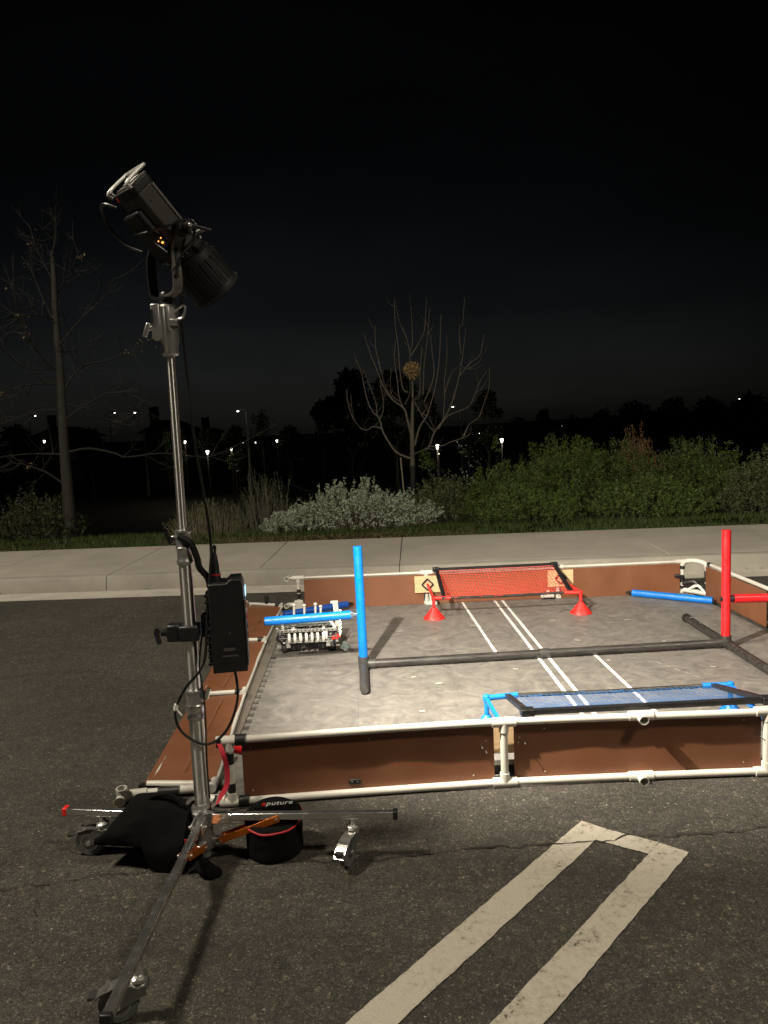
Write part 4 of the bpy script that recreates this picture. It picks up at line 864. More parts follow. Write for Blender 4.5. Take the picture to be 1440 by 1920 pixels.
cable('thin black cable draped over the lamp head yoke', [PV-LD*.07-LU*.04-LV*.09, PV-LD*.06+LU*.03-LV*.085, PV-LD*.03+LU*.085-LV*.02, PV+LU*.125+LV*.03, PV+LU*.118+LD*.05-LV*.02, PV+LU*.105+LD*.06-LV*.10, V((SX+.05, SY-.05, 2.17)), V((SX+.075, SY-.04, 2.145))], .0045)
cable('black cable running down the right side of the lower column', [(.058, SY+.03, 1.05), (.02, SY-.005, .93), (SX+.031, SY-.018, .80), (SX+.034, SY-.018, .72), (SX+.040, SY-.02, .62), (SX+.033, SY-.02, .40), (SX+.034, SY-.02, .26)], .0035)
tag(P('cable_tie', M_WTAPE, None, lambda b: (b.lathe([(.008, -.012), (.009, 0), (.008, .012)], (-.098, SY-.035, .635), (.25, 0, 1), 10), b.beam((-.098, SY-.04, .635), (-.076, SY-.045, .605), .006, .003))), 'white cable tie on the hanging cable loop', 'cable tie')

# ================================================================ ROUND BAG, SANDBAG, RED STRAP
rb = thing('round_case', 'round black soft case with red zip under the right stand leg', 'bag', (.232, -.41, 0))
bc = V((.232, -.408, 0)); br0 = .112
def lidz(x, y): return .150+(y-bc.y)*.14+.006*noise.noise(V((x*12, y*12, 1)))
def bagbody(b):
    n = 40; rows = []
    for k in range(11):
        f = k/10; ring = []
        for j in range(n+1):
            a = 2*math.pi*(j % n)/n; r_ = br0*(.95+.05*math.sin(min(1, f*6)*math.pi/2)) + .0035*noise.noise(V((math.cos(a)*2.2, math.sin(a)*2.2, f*4)))
            x, y = bc.x+r_*math.cos(a), bc.y+r_*math.sin(a); ring.append(V((x, y, .002+f*(lidz(x, y)-.012))))
        rows.append(ring)
    b.grid(rows)
P('body', M_CLOTH, rb, bagbody)
def baglid(b):
    n = 40; rows = []
    for f, dz in ((1.015, -.012), (1.02, -.002), (.97, .003), (.7, .006), (.35, .007), (.02, .007)):
        rows.append([V((bc.x+br0*f*math.cos(2*math.pi*(j % n)/n), bc.y+br0*f*math.sin(2*math.pi*(j % n)/n), lidz(bc.x+br0*f*math.cos(2*math.pi*(j % n)/n), bc.y+br0*f*math.sin(2*math.pi*(j % n)/n))+dz)) for j in range(n+1)])
    b.grid(rows)
lid = P('lid', M_CLOTH, rb, baglid)
P('zip', M_REDZ, rb, lambda b: b.tube([V((bc.x+(br0+.003)*math.cos(a), bc.y+(br0+.003)*math.sin(a), lidz(bc.x+br0*math.cos(a), bc.y+br0*math.sin(a))-.008)) for a in [R(-150+5*k) for k in range(37)]], .0042, 7))
tcu = bpy.data.curves.new('lettering', 'FONT'); tcu.body = 'aputure'; tcu.size = .038; tcu.extrude = .0004; tcu.align_x = 'CENTER'; tcu.shear = .15; tcu.space_character = 1.05
to = bpy.data.objects.new('lettering_source', tcu); C.objects.link(to)
bpy.context.view_layer.update()
tme = bpy.data.meshes.new_from_object(to.evaluated_get(bpy.context.evaluated_depsgraph_get())); bpy.data.objects.remove(to)
tme.materials.clear(); tme.materials.append(M_WTAPE); tme.materials.append(M_REDP)
for p_ in tme.polygons:
    p_.material_index = 1 if p_.center.x < -.047 else 0
lett = bpy.data.objects.new('lettering', tme); C.objects.link(lett); lett.parent = lid
lett.location = V((bc.x+.012, bc.y+.040, lidz(bc.x, bc.y+.055)+.0090))-base(lid); lett.rotation_euler = (math.atan(.14), 0, R(2)); 

def sandbag(b):
    # saddle bag: draped over the left leg, a full lobe towards the camera and one behind
    A0 = hc+(tips[1][0]-hc).normalized()*.06; ax = (tips[1][0]-hc).normalized(); q = V((ax.y, -ax.x, 0))
    if q.y > 0: q = -q
    def surf(u_, v_, s_):
        # u along the leg 0..1, v -1 (behind) .. 1 (front)
        x = u_*.335-.02
        low = .004 if u_ < .42 else .004+.098*min(1, (u_-.42)/.08)
        low_b = .02+.05*u_
        top = .235+.028*math.sin(u_*math.pi)-.10*max(0, u_-.7)/.3*.9
        if v_ >= 0:
            h = top+(low-top)*v_**1.25; off_ = .028+.085*math.sin(v_*math.pi*.62)
        else:
            h = top+(low_b-top)*(-v_)**1.25; off_ = -(.028+.06*math.sin(-v_*math.pi*.62))
        if abs(v_) < .12: off_ *= abs(v_)/.12
        p_ = A0+ax*x+q*off_; p_.z = h
        if v_ > .5 and u_ > .42: p_ = p_+ax*.05*(u_-.42)
        nn = noise.noise(p_*14)*.008+noise.noise(p_*38)*.0035
        return p_+q*nn*(1 if v_ >= 0 else -1)+V((0, 0, nn*.5))
    nu, nv = 26, 40
    g = [[surf(i/nu, -1+2*j/nv, 1) for j in range(nv+1)] for i in range(nu+1)]
    b.grid(g)
    for row in (g[0], g[-1]): c = sum(row, V((0, 0, 0)))/len(row); b.add(row+[c], [(k, k+1, len(row)) for k in range(len(row)-1)])
    b.grid([[g[i][0] for i in range(nu+1)], [g[i][-1] for i in range(nu+1)]])
sb = thing('sandbag', 'black saddle sandbag draped over the left leg of the stand', 'sandbag', (-.2, -.45, 0))
P('bag', M_CLOTH, sb, sandbag, fix=True)
P('strap', M_CLOTH, sb, lambda b: b.tube(sm([(-.10, -.48, .24), (-.15, -.46, .275), (-.21, -.445, .27), (-.25, -.44, .25)], 5), .008, 8))
P('tag', M_REDZ, sb, lambda b: b.box((-.072, -.565, .135), (.02, .006, .028)))
P('skirt', M_CLOTH, sb, lambda b: b.tube(sm([(-.03, -.55, .035), (.0, -.575, .03), (.022, -.57, .012), (.03, -.555, .006)], 4), [.03]*4+[.028]*4+[.024]*4+[.018], 10))
def ribbon(b):
    pts = sm([(-.035, -.055, .305), (-.015, -.075, .26), (-.005, -.07, .19), (-.012, -.07, .12), (-.05, -.08, .06), (-.075, -.09, .04)], 6)
    b.grid([[p_+V((-.013, .0, 0)), p_+V((.011, -.008, 0))] for p_ in pts]); b.grid([[p_+V((.011, -.005, 0)), p_+V((-.013, .003, 0))] for p_ in pts])
tag(P('red_strap', mat('red_webbing', (.48, .02, .04), .7), None, ribbon), 'red strap hanging from the near left corner post of the field', 'strap')
tag(P('tape_roll', M_TAPE, None, lambda b: b.box((-.045, -.03, .302), (.022, .05, .04), Matrix.Rotation(.2, 3, 'Z')), bev=.004), 'small black clamp on the near left corner of the field rail', 'clamp')

# ================================================================ VEGETATION
def leafmat(name, a, c, rough=.55, tr=.15):
    m = mat(name, a, rough, island=.0001, col2=c, spec=.3); return m
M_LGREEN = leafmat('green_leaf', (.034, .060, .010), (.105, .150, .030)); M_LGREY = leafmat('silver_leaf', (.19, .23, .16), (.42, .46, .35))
M_LDARK = leafmat('dark_leaf', (.018, .024, .008), (.045, .055, .018)); M_LDRY = leafmat('dry_leaf', (.12, .075, .035), (.24, .15, .075))
M_GRASS = leafmat('lawn_grass', (.020, .036, .005), (.055, .080, .014)); M_STRAW = leafmat('straw', (.10, .075, .036), (.20, .15, .08))
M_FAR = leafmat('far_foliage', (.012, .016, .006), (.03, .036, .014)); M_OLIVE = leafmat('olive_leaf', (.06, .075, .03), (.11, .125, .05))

class LF:
    def __init__(s): s.v = []; s.f = []
    def leaf(s, p_, d, L, wd, r_):
        d = d.normalized(); q = d.cross(V((r_.uniform(-1, 1), r_.uniform(-1, 1), r_.uniform(-1, 1))))
        if q.length < 1e-4: q = d.orthogonal()
        q = q.normalized()*wd*.5; k = len(s.v); m_ = p_+d*L*.5
        s.v += [p_, m_+q, p_+d*L, m_-q]; s.f.append((k, k+1, k+2, k+3))
    def build(s, name, m, parent):
        b = MB(); b.v = s.v; b.f = s.f; return b.build(name, m, parent, smooth=False)
def rv(r_): 
    while True:
        q = V((r_.uniform(-1, 1), r_.uniform(-1, 1), r_.uniform(-1, 1)))
        if .05 < q.length < 1: return q.normalized()
def gz(x, y): return hill(x, y)
def shrub(name, label, cat, x, y, w_, dp, h, stems, leaves, L, wd, m_leaf, m_stem, seed, upright=.6, group=None, bare=.25, sr=.004, droop=0., lumps=3.0):
    r_ = random.Random(seed); z0 = gz(x, y); t = thing(name, label, cat, (x, y, z0), group); st_ = MB(); lf = LF()
    for i in range(stems):
        a = r_.uniform(0, 2*math.pi); rr = math.sqrt(r_.random()); bx = x+math.cos(a)*rr*w_*.42; by = y+math.sin(a)*rr*dp*.42
        ex, ey = x+math.cos(a)*rr*w_*.5*r_.uniform(.9, 1.15), y+math.sin(a)*rr*dp*.5*r_.uniform(.9, 1.15)
        lump = .78+.34*noise.noise(V((ex*lumps, ey*lumps, seed)))
        hh = h*max(.22, (1-rr**2.4*.75))*lump*r_.uniform(.75, 1.08)
        p0 = V((bx, by, z0-.03)); p3 = V((ex+r_.uniform(-.1, .1)*h, ey+r_.uniform(-.1, .1)*h, z0+hh)); mid_ = lerp(p0, p3, .55)+V((r_.uniform(-.06, .06)*h, r_.uniform(-.06, .06)*h, .05*h)); tip = p3+V((0, 0, -droop*h))
        pts = sm([p0, mid_, tip], 4); st_.tube(pts, [sr*(1-.7*k/(len(pts)-1)) for k in range(len(pts))], 3, False)
        for k in range(leaves):
            f = bare+(1-bare)*r_.random()**.75; q = f*(len(pts)-1); i0 = min(int(q), len(pts)-2); p_ = lerp(pts[i0], pts[i0+1], q-i0)
            d = rv(r_)*(1-upright*.6)+V((0, 0, upright)); lf.leaf(p_+rv(r_)*L*.35, d, L*r_.uniform(.6, 1.25), wd*r_.uniform(.7, 1.3), r_)
    st_.build('stems', m_stem, t); lf.build('foliage', m_leaf, t); return t

# lawn strip
def lawn(b):
    r_ = random.Random(31)
    for i in range(52000):
        s = r_.uniform(-9, 9.5); t_ = 2.03+r_.random()**1.6*2.9; p_ = swp(s, t_, 0)
        dry = noise.noise(V((p_.x*.8, p_.y*1.2, 9)))
        if -2.2 < s < -.1 and t_ < 2.75 and r_.random() < .72: continue
        if dry > .28 and r_.random() < .6: continue
        z = gz(p_.x, p_.y); h = r_.uniform(.03, .085)*(1+.5*noise.noise(V((p_.x*2, p_.y*2, 5)))); a = r_.uniform(0, 6.28); k = r_.uniform(.003, .006); ln = r_.uniform(-.04, .04), r_.uniform(-.04, .04)
        b.add([(p_.x-k*math.cos(a), p_.y-k*math.sin(a), z-.01), (p_.x+k*math.cos(a), p_.y+k*math.sin(a), z-.01), (p_.x+ln[0], p_.y+ln[1], z+h)], [(0, 1, 2)])
P('lawn_grass', M_GRASS, None, lawn, kind='stuff', smooth=False)
def straw(b):
    r_ = random.Random(33)
    for i in range(9000):
        s = r_.uniform(-2.6, 1.2) if r_.random() < .75 else r_.uniform(-9, 9); t_ = 2.03+r_.random()**1.5*.85; p_ = swp(s, t_, 0); z = gz(p_.x, p_.y)
        a = r_.uniform(0, 6.28); L = r_.uniform(.02, .06); k = r_.uniform(.002, .006); d = V((math.cos(a), math.sin(a), r_.uniform(0, .5)))*L; q = V((-math.sin(a), math.cos(a), 0))*k; p_.z = z+.012
        b.add([p_-q, p_+q, p_+d+V((0, 0, .01))], [(0, 1, 2)])
P('dead_grass', M_STRAW, None, straw, kind='stuff', smooth=False)

# shrubs along the lawn
M_DTWIG2 = mat('grey_stalk', (.11, .10, .075), .9, var=.3, vscale=5)
shrub('saltbush', 'low silvery grey-green bush behind the pavement left of the bare tree', 'bush', .50, 8.95, 2.6, 1.5, .92, 620, 34, .034, .019, M_LGREY, M_TWIG, 41, .25, 'bushes', .3, .004, .04, 2.2)
shrub('saltbush', 'small silvery bush at the left end of the larger silvery bush', 'bush', -.55, 8.75, .95, .9, .55, 230, 30, .032, .018, M_LGREY, M_TWIG, 42, .25, 'bushes', .3, .004, .03, 2.2)
GREENS = [
 ('dim feathery green bush right of the bare tree trunk', 1.95, 9.6, 1.3, 1.2, .98, 300, 46, .050, .011, M_OLIVE, .55),
 ('green bush with long narrow leaves, leftmost of the dense right-hand bushes', 3.05, 9.3, 1.6, 1.4, 1.15, 420, 48, .066, .011, M_LGREEN, .5),
 ('tall leafy green bush in the middle of the right-hand bushes', 4.15, 9.9, 1.8, 1.6, 1.68, 560, 54, .072, .0115, M_LGREEN, .55),
 ('tall green bush beside the dry brown clump', 5.35, 10.3, 1.7, 1.6, 1.60, 480, 50, .072, .0115, M_LGREEN, .55),
 ('green bush at the right edge, behind the red post', 6.45, 9.8, 1.9, 1.5, 1.62, 520, 46, .066, .011, M_LGREEN, .5),
 ('low green bush in front of the right-hand bushes', 5.1, 8.55, 1.9, .9, .85, 380, 40, .050, .014, M_LGREEN, .45),
 ('low green bush at the foot of the leftmost dense bush', 3.2, 8.5, 1.6, .8, .68, 320, 40, .046, .013, M_LGREEN, .45),
 ('low olive bush at the far right edge of the lawn', 7.1, 8.8, 1.6, 1.0, 1.15, 340, 42, .050, .014, M_OLIVE, .45),
]
for i, (lb, x, y, w_, dp, h, s_, lv, L, wd, ml_, upr) in enumerate(GREENS):
    shrub('green_bush', lb, 'bush', x, y, w_, dp, h, s_, lv, L, wd, ml_, M_DTWIG, 60+i, upr, 'bushes', .2, .004, 0., 1.9)
shrub('dry_shrub', 'reddish brown dry clump rising from the right-hand green bushes', 'bush', 5.62, 10.35, 1.2, .9, 1.62, 620, 30, .05, .008, M_LDRY, M_LDRY, 81, .9, 'bushes', .35, .004)
shrub('dark_bush', 'dark bush at the left edge behind the lawn', 'bush', -4.75, 9.4, 1.6, 1.2, .95, 300, 36, .05, .016, M_LDARK, M_DTWIG, 83, .4, 'bushes')
shrub('dry_stalks', 'tall thin dry stalks between the stand column and the silvery bush', 'dry plant', -1.05, 9.5, 1.2, .9, 1.2, 150, 10, .05, .006, M_OLIVE, M_DTWIG2, 85, .9, 'dry plants', .3, .0045)
shrub('dry_stalks', 'low dry weeds left of the stand column', 'dry plant', -1.95, 9.3, 1.5, .9, .75, 190, 14, .045, .008, M_OLIVE, M_TWIG, 86, .7, 'dry plants', .3, .004)
shrub('dry_stalks', 'thin flower stalks sticking up left of the dense right-hand bushes', 'dry plant', 2.75, 10.4, 1.4, .8, 1.35, 26, 10, .04, .012, M_LGREY, M_DTWIG, 87, .9, 'dry plants', .6, .004)
shrub('weed_stalk', 'pale weeds on the slope behind the silvery bush', 'dry plant', .9, 12.0, 2.4, 1.0, 1.2, 60, 10, .06, .012, M_LDARK, M_DTWIG, 88, .8, 'dry plants', .4, .005)

# bare trees: limbs follow the photograph's limbs, with depth of their own
class Tree:
    def __init__(s, Y, seed): s.Y = Y; s.r = random.Random(seed); s.nodes = []; s.mb = MB()
    def limb(s, pts, r0, r1, drift, n=5, seg_=6, start=None):
        if start is not None: d0 = start
        else:
            d0 = 0 if not s.nodes else min(s.nodes, key=lambda q: (q[0]-pts[0][0])**2+(q[1]-pts[0][1])**2)[2]
        dd = s.r.uniform(-drift, drift); L = len(pts); w = []
        for i, (a, b_) in enumerate(pts):
            dep = d0+dd*(i/(L-1)); s.nodes.append((a, b_, dep)); w.append(at(a, b_, s.Y+dep))
        w = sm(w, n); k = len(w)
        s.mb.tube(w, [r0+(r1-r0)*(i/(k-1))**.8 for i in range(k)], seg_); return w
    def twigs(s, path, count, L, r0, upb=.5):
        for i in range(count):
            f = s.r.uniform(.15, 1); j = min(int(f*(len(path)-1)), len(path)-2); p_ = path[j]; d = (path[j+1]-path[j]).normalized()
            e = (d*.6+rv(s.r)*.8+V((0, 0, upb))).normalized(); l = L*s.r.uniform(.4, 1.1); q = p_+e*l*.5+rv(s.r)*l*.08; z = p_+e*l+V((0, 0, l*.15))
            s.mb.tube(sm([p_, q, z], 3), [r0*(1-.75*k/6) for k in range(7)], 3, False)
            if L > .35:
                for _ in range(2):
                    e2 = (e+rv(s.r)*.9).normalized(); s.mb.tube([q, q+e2*l*.3, q+e2*l*.45+V((0, 0, l*.06))], [r0*.6, r0*.4, r0*.25], 3, False)
def zc(x, y): return (640+x/4.5, 540+y/4.5)
MT = Tree(11.3, 5)
root = thing('bare_tree', 'leafless young tree with upright branches holding a tan clump', 'tree', tuple(at(773, 985, 11.3)), 'bare trees')
g0 = at(773, 960, 11.3); 
MT.limb([(775, 1010), (774, 960), zc(602, 1500)], .062, .055, .02, start=0); MT.mb.build('trunk', M_BARK, root); MT.mb = MB()
br_paths = []
def bl_(pts, r0, r1, dr_=.45): w = MT.limb([zc(*q) for q in pts], r0, r1, dr_); br_paths.append(w); return w
bl_([(602, 1500), (598, 1250), (600, 1100), (603, 900), (598, 760)], .052, .016, .05)
for pts, r0 in (
 ([(585, 1440), (470, 1390), (400, 1300), (350, 1210), (320, 1100), (270, 1050), (225, 960), (190, 820), (170, 720), (120, 590)], .026),
 ([(335, 1185), (270, 1170), (210, 1200), (150, 1170), (90, 1080), (55, 960), (45, 850)], .016),
 ([(320, 1100), (300, 1060), (290, 960), (240, 830), (190, 690)], .014), ([(330, 1100), (355, 1020), (345, 900), (325, 780)], .012), ([(150, 1170), (100, 1080), (80, 900)], .010),
 ([(600, 1280), (560, 1120), (530, 1020), (430, 940), (360, 840), (300, 690), (240, 540), (190, 380)], .028),
 ([(430, 940), (370, 830), (320, 640), (290, 500), (285, 320)], .016), ([(530, 1020), (490, 930), (470, 760), (450, 600), (455, 450)], .014), ([(500, 960), (420, 890), (420, 680)], .010),
 ([(540, 980), (580, 880), (575, 780)], .012), ([(560, 880), (520, 850), (495, 700), (480, 500), (455, 300), (450, 90)], .015), ([(598, 760), (580, 560), (600, 450), (590, 160)], .013),
 ([(580, 560), (550, 420), (490, 280), (465, 150)], .010), ([(590, 570), (650, 470), (700, 360), (720, 90)], .013), ([(603, 950), (660, 910), (665, 700), (680, 500), (660, 480)], .012),
 ([(690, 900), (700, 640), (725, 450), (745, 170)], .012), ([(620, 1330), (660, 1180), (720, 1080), (760, 960), (800, 800), (830, 560), (840, 220)], .022),
 ([(720, 1080), (640, 1020), (610, 930)], .010), ([(700, 960), (780, 740), (760, 500), (755, 400)], .012), ([(620, 1400), (720, 1360), (850, 1370)], .014),
 ([(700, 1365), (740, 1340), (790, 1210), (870, 1100), (940, 950), (990, 760), (1020, 600), (1050, 340)], .024), ([(1010, 560), (995, 350), (1025, 290), (1040, 80)], .012),
 ([(780, 1210), (700, 1110), (620, 960)], .011), ([(790, 1200), (740, 1080), (700, 960)], .011), ([(740, 1340), (860, 1330), (920, 1300), (1080, 1240), (1090, 1160)], .016),
 ([(1030, 1250), (1080, 1150), (1160, 1090), (1210, 950), (1245, 850), (1250, 670)], .012), ([(820, 1190), (900, 1080), (1060, 1010), (1110, 940), (1170, 790), (1230, 700)], .013),
 ([(860, 1110), (870, 960), (870, 800), (890, 600), (890, 400)], .012), ([(870, 900), (930, 720), (1000, 650)], .010), ([(1000, 740), (1080, 640), (1170, 560), (1200, 400)], .010), ([(1050, 690), (1160, 630), (1185, 560)], .008)):
    bl_(pts, r0*.98, .0048)
for w_ in br_paths[1:]: MT.twigs(w_, 3, .30, .0045)
MT.mb.build('branches', mat('young_bark', (.085, .073, .054), .85, var=.25, vscale=5), root)
# tan clump in its crown
nc = at(640+597/4.5, 540+695/4.5, 11.25); r_ = random.Random(4); nl = LF()
for i in range(900):
    q = rv(r_)*(r_.random()**.4)*.135; nl.leaf(nc+V((q.x, q.y, q.z*1.05)), q+rv(r_)*.1, r_.uniform(.03, .075), r_.uniform(.008, .02), r_)
nb = MB(); nb.v = nl.v; nb.f = nl.f
tag(nb.build('leaf_clump', leafmat('tan_clump', (.22, .15, .06), (.42, .30, .14)), None, smooth=False), 'round tan clump of dead leaves in the bare tree', 'leaf clump')
sk0, sk1 = at(640+500/4.5, 540+1430/4.5, 11.0), at(640+536/4.5, 540+1800/4.5, 11.0)
tag(P('tree_stake', M_TWIG, None, lambda b: b.tube([sk0, sk1], .014, 6)), 'thin wooden stake beside the bare tree trunk', 'stake')

LT = Tree(9.2, 11)
lroot = thing('bare_tree', 'larger dark bare tree at the left with long drooping branches', 'tree', tuple(at(135, 1012, 9.2)), 'bare trees')
tw = LT.limb([(137, 1035), (133, 1000), (125, 900), (119, 820), (113, 700), (104, 600), (101, 520), (97, 470)], .118, .030, .05, start=0, seg_=12)
LT.mb.build('trunk', M_BARK, lroot); LT.mb = MB(); lp = []
for pts, r0 in (
 ([(120, 850), (165, 841), (215, 850), (237, 857), (300, 850), (350, 854), (395, 856), (450, 832), (520, 795)], .022), ([(118, 852), (60, 851), (0, 857), (-60, 866)], .020), ([(116, 905), (85, 885), (45, 871), (20, 868)], .020),
 ([(118, 790), (160, 760), (215, 735), (290, 760)], .02), ([(115, 740), (150, 690), (200, 676), (250, 655), (290, 640)], .02), ([(110, 700), (70, 660), (40, 600), (20, 540)], .02), ([(108, 650), (150, 600), (190, 560), (215, 520)], .016),
 ([(112, 720), (60, 720), (0, 735), (-50, 740)], .018), ([(105, 610), (80, 560), (60, 510), (40, 480)], .014), ([(102, 560), (130, 510), (150, 470)], .012), ([(118, 770), (70, 770), (20, 790), (-30, 800)], .018),
 ([(110, 690), (50, 690), (10, 660), (-30, 620)], .016), ([(200, 676), (240, 710), (265, 745), (268, 765), (235, 790)], .012), ([(116, 755), (170, 770), (210, 790), (250, 800)], .014), ([(104, 600), (60, 590), (20, 600)], .012), ([(108, 660), (150, 655), (185, 640)], .012), ([(98, 480), (105, 430), (95, 390)], .012), ([(102, 530), (70, 470), (55, 420)], .012)):
    lp.append(LT.limb(pts, r0, .006, 1.1))
for w_ in lp: LT.twigs(w_, 11, .62, .007, .1)
LT.mb.build('branches', mat('dark_bark', (.0075, .0065, .005), .9, var=.3, vscale=5), lroot)
lf = LF(); r_ = random.Random(8)
for i in range(26):
    w_ = r_.choice(lp); p_ = w_[r_.randrange(len(w_)//2, len(w_))]
    for k in range(5): lf.leaf(p_+rv(r_)*.08, rv(r_), .06, .02, r_)
lf.build('dead_leaves', M_STRAW, lroot)

# ================================================================ FAR SIDE OF THE VALLEY
def far_tree(label, px, py_top, py_bot, pw, Y, seed, m=M_FAR, n=2600, name='far_tree', cat='tree', bare=False):
    r_ = random.Random(seed); top = at(px, py_top, Y); bot = at(px, py_bot, Y); wd = (at(px+pw/2, py_bot, Y)-at(px-pw/2, py_bot, Y)).length; g = gz(top.x, Y); base_ = V((bot.x, Y, min(g, bot.z)-.2))
    t = thing(name, label, cat, tuple(base_), 'far trees'); h = top.z-base_.z
    tr = MB(); tr.tube(sm([base_, base_+V((.1, 0, h*.3)), base_+V((0, .1, h*.6))], 4), [wd*.035]*4+[wd*.025]*4+[wd*.012], 8)
    for i in range(7):
        a = i*2.4; p0 = base_+V((.1, 0, h*(.28+.04*i))); tr.tube([p0, p0+V((math.cos(a)*wd*.3, math.sin(a)*wd*.3, h*.2))], [wd*.015, wd*.005], 5)
    tr.build('trunk', M_DTWIG, t); lf = LF(); lob = []
    ch = top.z-bot.z
    for i in range(11):
        a = r_.uniform(0, 6.28); f = r_.random(); hz = bot.z+ch*(.12+.74*f); rad = wd*.5*math.sqrt(max(.1, 1-(2*f-.75)**2*.7)); lob.append((V((base_.x+math.cos(a)*rad*.62*r_.random()**.5, Y+math.sin(a)*rad*.62, hz)), wd*r_.uniform(.16, .27)))
    lob.append((V((top.x, Y, top.z-wd*.16)), wd*.18))
    sc_ = wd*.10
    for i in range(n):
        c, rr = lob[r_.randrange(len(lob))]; q = rv(r_)*rr*(.55+.5*r_.random()); lf.leaf(c+V((q.x, q.y, q.z*.9)), rv(r_)+q.normalized()*.5, sc_*r_.uniform(.6, 1.5), sc_*r_.uniform(.35, .7), r_)
    lf.build('crown', m, t)
far_tree('big dark tree mass left of the bare tree, against the sky', 655, 697, 830, 118, 46, 1, n=4200)
far_tree('dark tree behind the bare tree, right of the big mass', 740, 700, 840, 110, 50, 2, n=3600)
far_tree('low dark tree at the left foot of the big tree mass', 603, 750, 840, 46, 48, 3)
far_tree('dark tree standing behind the bare tree crown', 800, 735, 850, 60, 52, 4)
far_tree('dark rounded tree right of the bare tree crown', 915, 733, 845, 66, 50, 5, n=3200)
far_tree('small dark tree on the skyline right of the rounded tree', 1020, 768, 840, 40, 70, 6)
far_tree('low dark tree on the skyline left of the rounded tree', 975, 785, 850, 60, 62, 7)
for i, (px, pt, pw) in enumerate(((1075, 780, 70), (1130, 770, 80), (1190, 755, 90), (1260, 748, 90), (1335, 750, 90), (1410, 740, 110))):
    far_tree(('first', 'second', 'third', 'fourth', 'fifth', 'rightmost')[i]+' dark tree of the right-hand skyline row, counted from the bare tree', px, pt, 850, pw, 78, 20+i, n=1500)
for i, (px, pt, pw) in enumerate(((30, 800, 90), (170, 805, 70), (390, 808, 60), (440, 800, 60), (545, 800, 60), (330, 815, 60))):
    far_tree(('leftmost low dark tree of the far hedge', 'low dark tree behind the big bare tree trunk', 'low dark tree right of the stand column', 'low dark tree under the twin street lamp', 'low dark tree left of the big tree mass', 'low dark tree behind the stand column')[i], px, pt, 870, pw, 66, 40+i, n=1400)
far_tree('sparse greyish tree right of the twin street lamp', 492, 770, 840, 52, 64, 51, n=420)
# foliage caught by the lanterns
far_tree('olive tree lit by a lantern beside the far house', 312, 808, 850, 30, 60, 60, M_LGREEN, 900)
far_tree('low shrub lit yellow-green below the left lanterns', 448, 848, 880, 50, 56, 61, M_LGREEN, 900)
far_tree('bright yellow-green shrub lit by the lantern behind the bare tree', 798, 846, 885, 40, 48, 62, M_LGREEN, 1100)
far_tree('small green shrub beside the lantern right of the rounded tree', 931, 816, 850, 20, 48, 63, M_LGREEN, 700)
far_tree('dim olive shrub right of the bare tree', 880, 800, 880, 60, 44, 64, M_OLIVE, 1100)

# houses
M_STUC = mat('dark_stucco', (.10, .09, .075), .9, var=.1, vscale=1); M_ROOF = mat('roof_tiles', (.05, .035, .03), .85, var=.2, vscale=3); M_PANE = mat('window_pane', (.02, .02, .025), .1); M_LIT = mat('lit_window', (.8, .7, .5), .5, emis=(1, .85, .6), estr=.5)
def house(label, px0, px1, py_eave, py_ridge, Y, ch, wins):
    a = at(px0, py_eave, Y); c = at(px1, py_eave, Y); z0 = gz(a.x, Y)-.3; ez = (a.z+c.z)/2; rz = at((px0+px1)/2, py_ridge, Y).z; t = thing('house', label, 'house', ((a.x+c.x)/2, Y+4, z0), 'houses')
    w_ = c.x-a.x
    P('wall', M_STUC, t, lambda b: (b.box(((a.x+c.x)/2, Y+4, (z0+ez)/2), (w_, 8, ez-z0)), b.add([(a.x, Y, ez), (c.x, Y, ez), ((a.x+c.x)/2, Y, rz-.15), (a.x, Y+8, ez), (c.x, Y+8, ez), ((a.x+c.x)/2, Y+8, rz-.15)], [(0, 1, 2), (5, 4, 3)])))
    def roof(b):
        m_ = (a.x+c.x)/2
        for s_, e in ((-1, a.x), (1, c.x)):
            p_ = [V((m_, Y-.5, rz)), V((e+s_*.5, Y-.5, ez-.25)), V((e+s_*.5, Y+8.5, ez-.25)), V((m_, Y+8.5, rz))]; b.add(p_+[q-V((0, 0, .16)) for q in p_], [(0, 1, 2, 3), (7, 6, 5, 4), (0, 4, 5, 1), (1, 5, 6, 2), (2, 6, 7, 3)])
    rf_ = P('roof', M_ROOF, t, roof, fix=True)
    if ch: P('chimney', M_STUC, rf_, lambda b: (b.box((a.x+w_*ch, Y+2, (ez+rz)/2+.7), (.9, .7, rz-ez+1.6)), b.box((a.x+w_*ch, Y+2, rz+.75), (1.05, .85, .16))))
    for wx, wz, lit in wins:
        wn = P('window', M_STUC, t, lambda b: [b.box((a.x+w_*wx+dx, Y-.03, ez-wz+dz), d_) for dx, dz, d_ in ((-.5, 0, (.08, .06, 1.2)), (.5, 0, (.08, .06, 1.2)), (0, .6, (1.08, .06, .08)), (0, -.6, (1.08, .06, .08)), (0, 0, (.05, .05, 1.14)))])
        P('pane', M_LIT if lit else M_PANE, wn, lambda b: b.box((a.x+w_*wx, Y-.01, ez-wz), (.94, .02, 1.14)))
house('far house with gable roof and chimney behind the stand column', 268, 345, 805, 787, 82, .18, ((.3, 1.6, 0), (.7, 1.6, 0)))
house('dark far house at the left between the bare tree branches', 60, 150, 815, 800, 95, .3, ((.3, 1.5, 0),))
house('far house low on the right skyline', 990, 1050, 803, 792, 90, 0, ((.3, 1.2, 0), (.75, 1.2, 0)))
house('small far house with chimney right of the stand column', 365, 410, 815, 803, 100, .35, ((.4, 1.4, 0),))

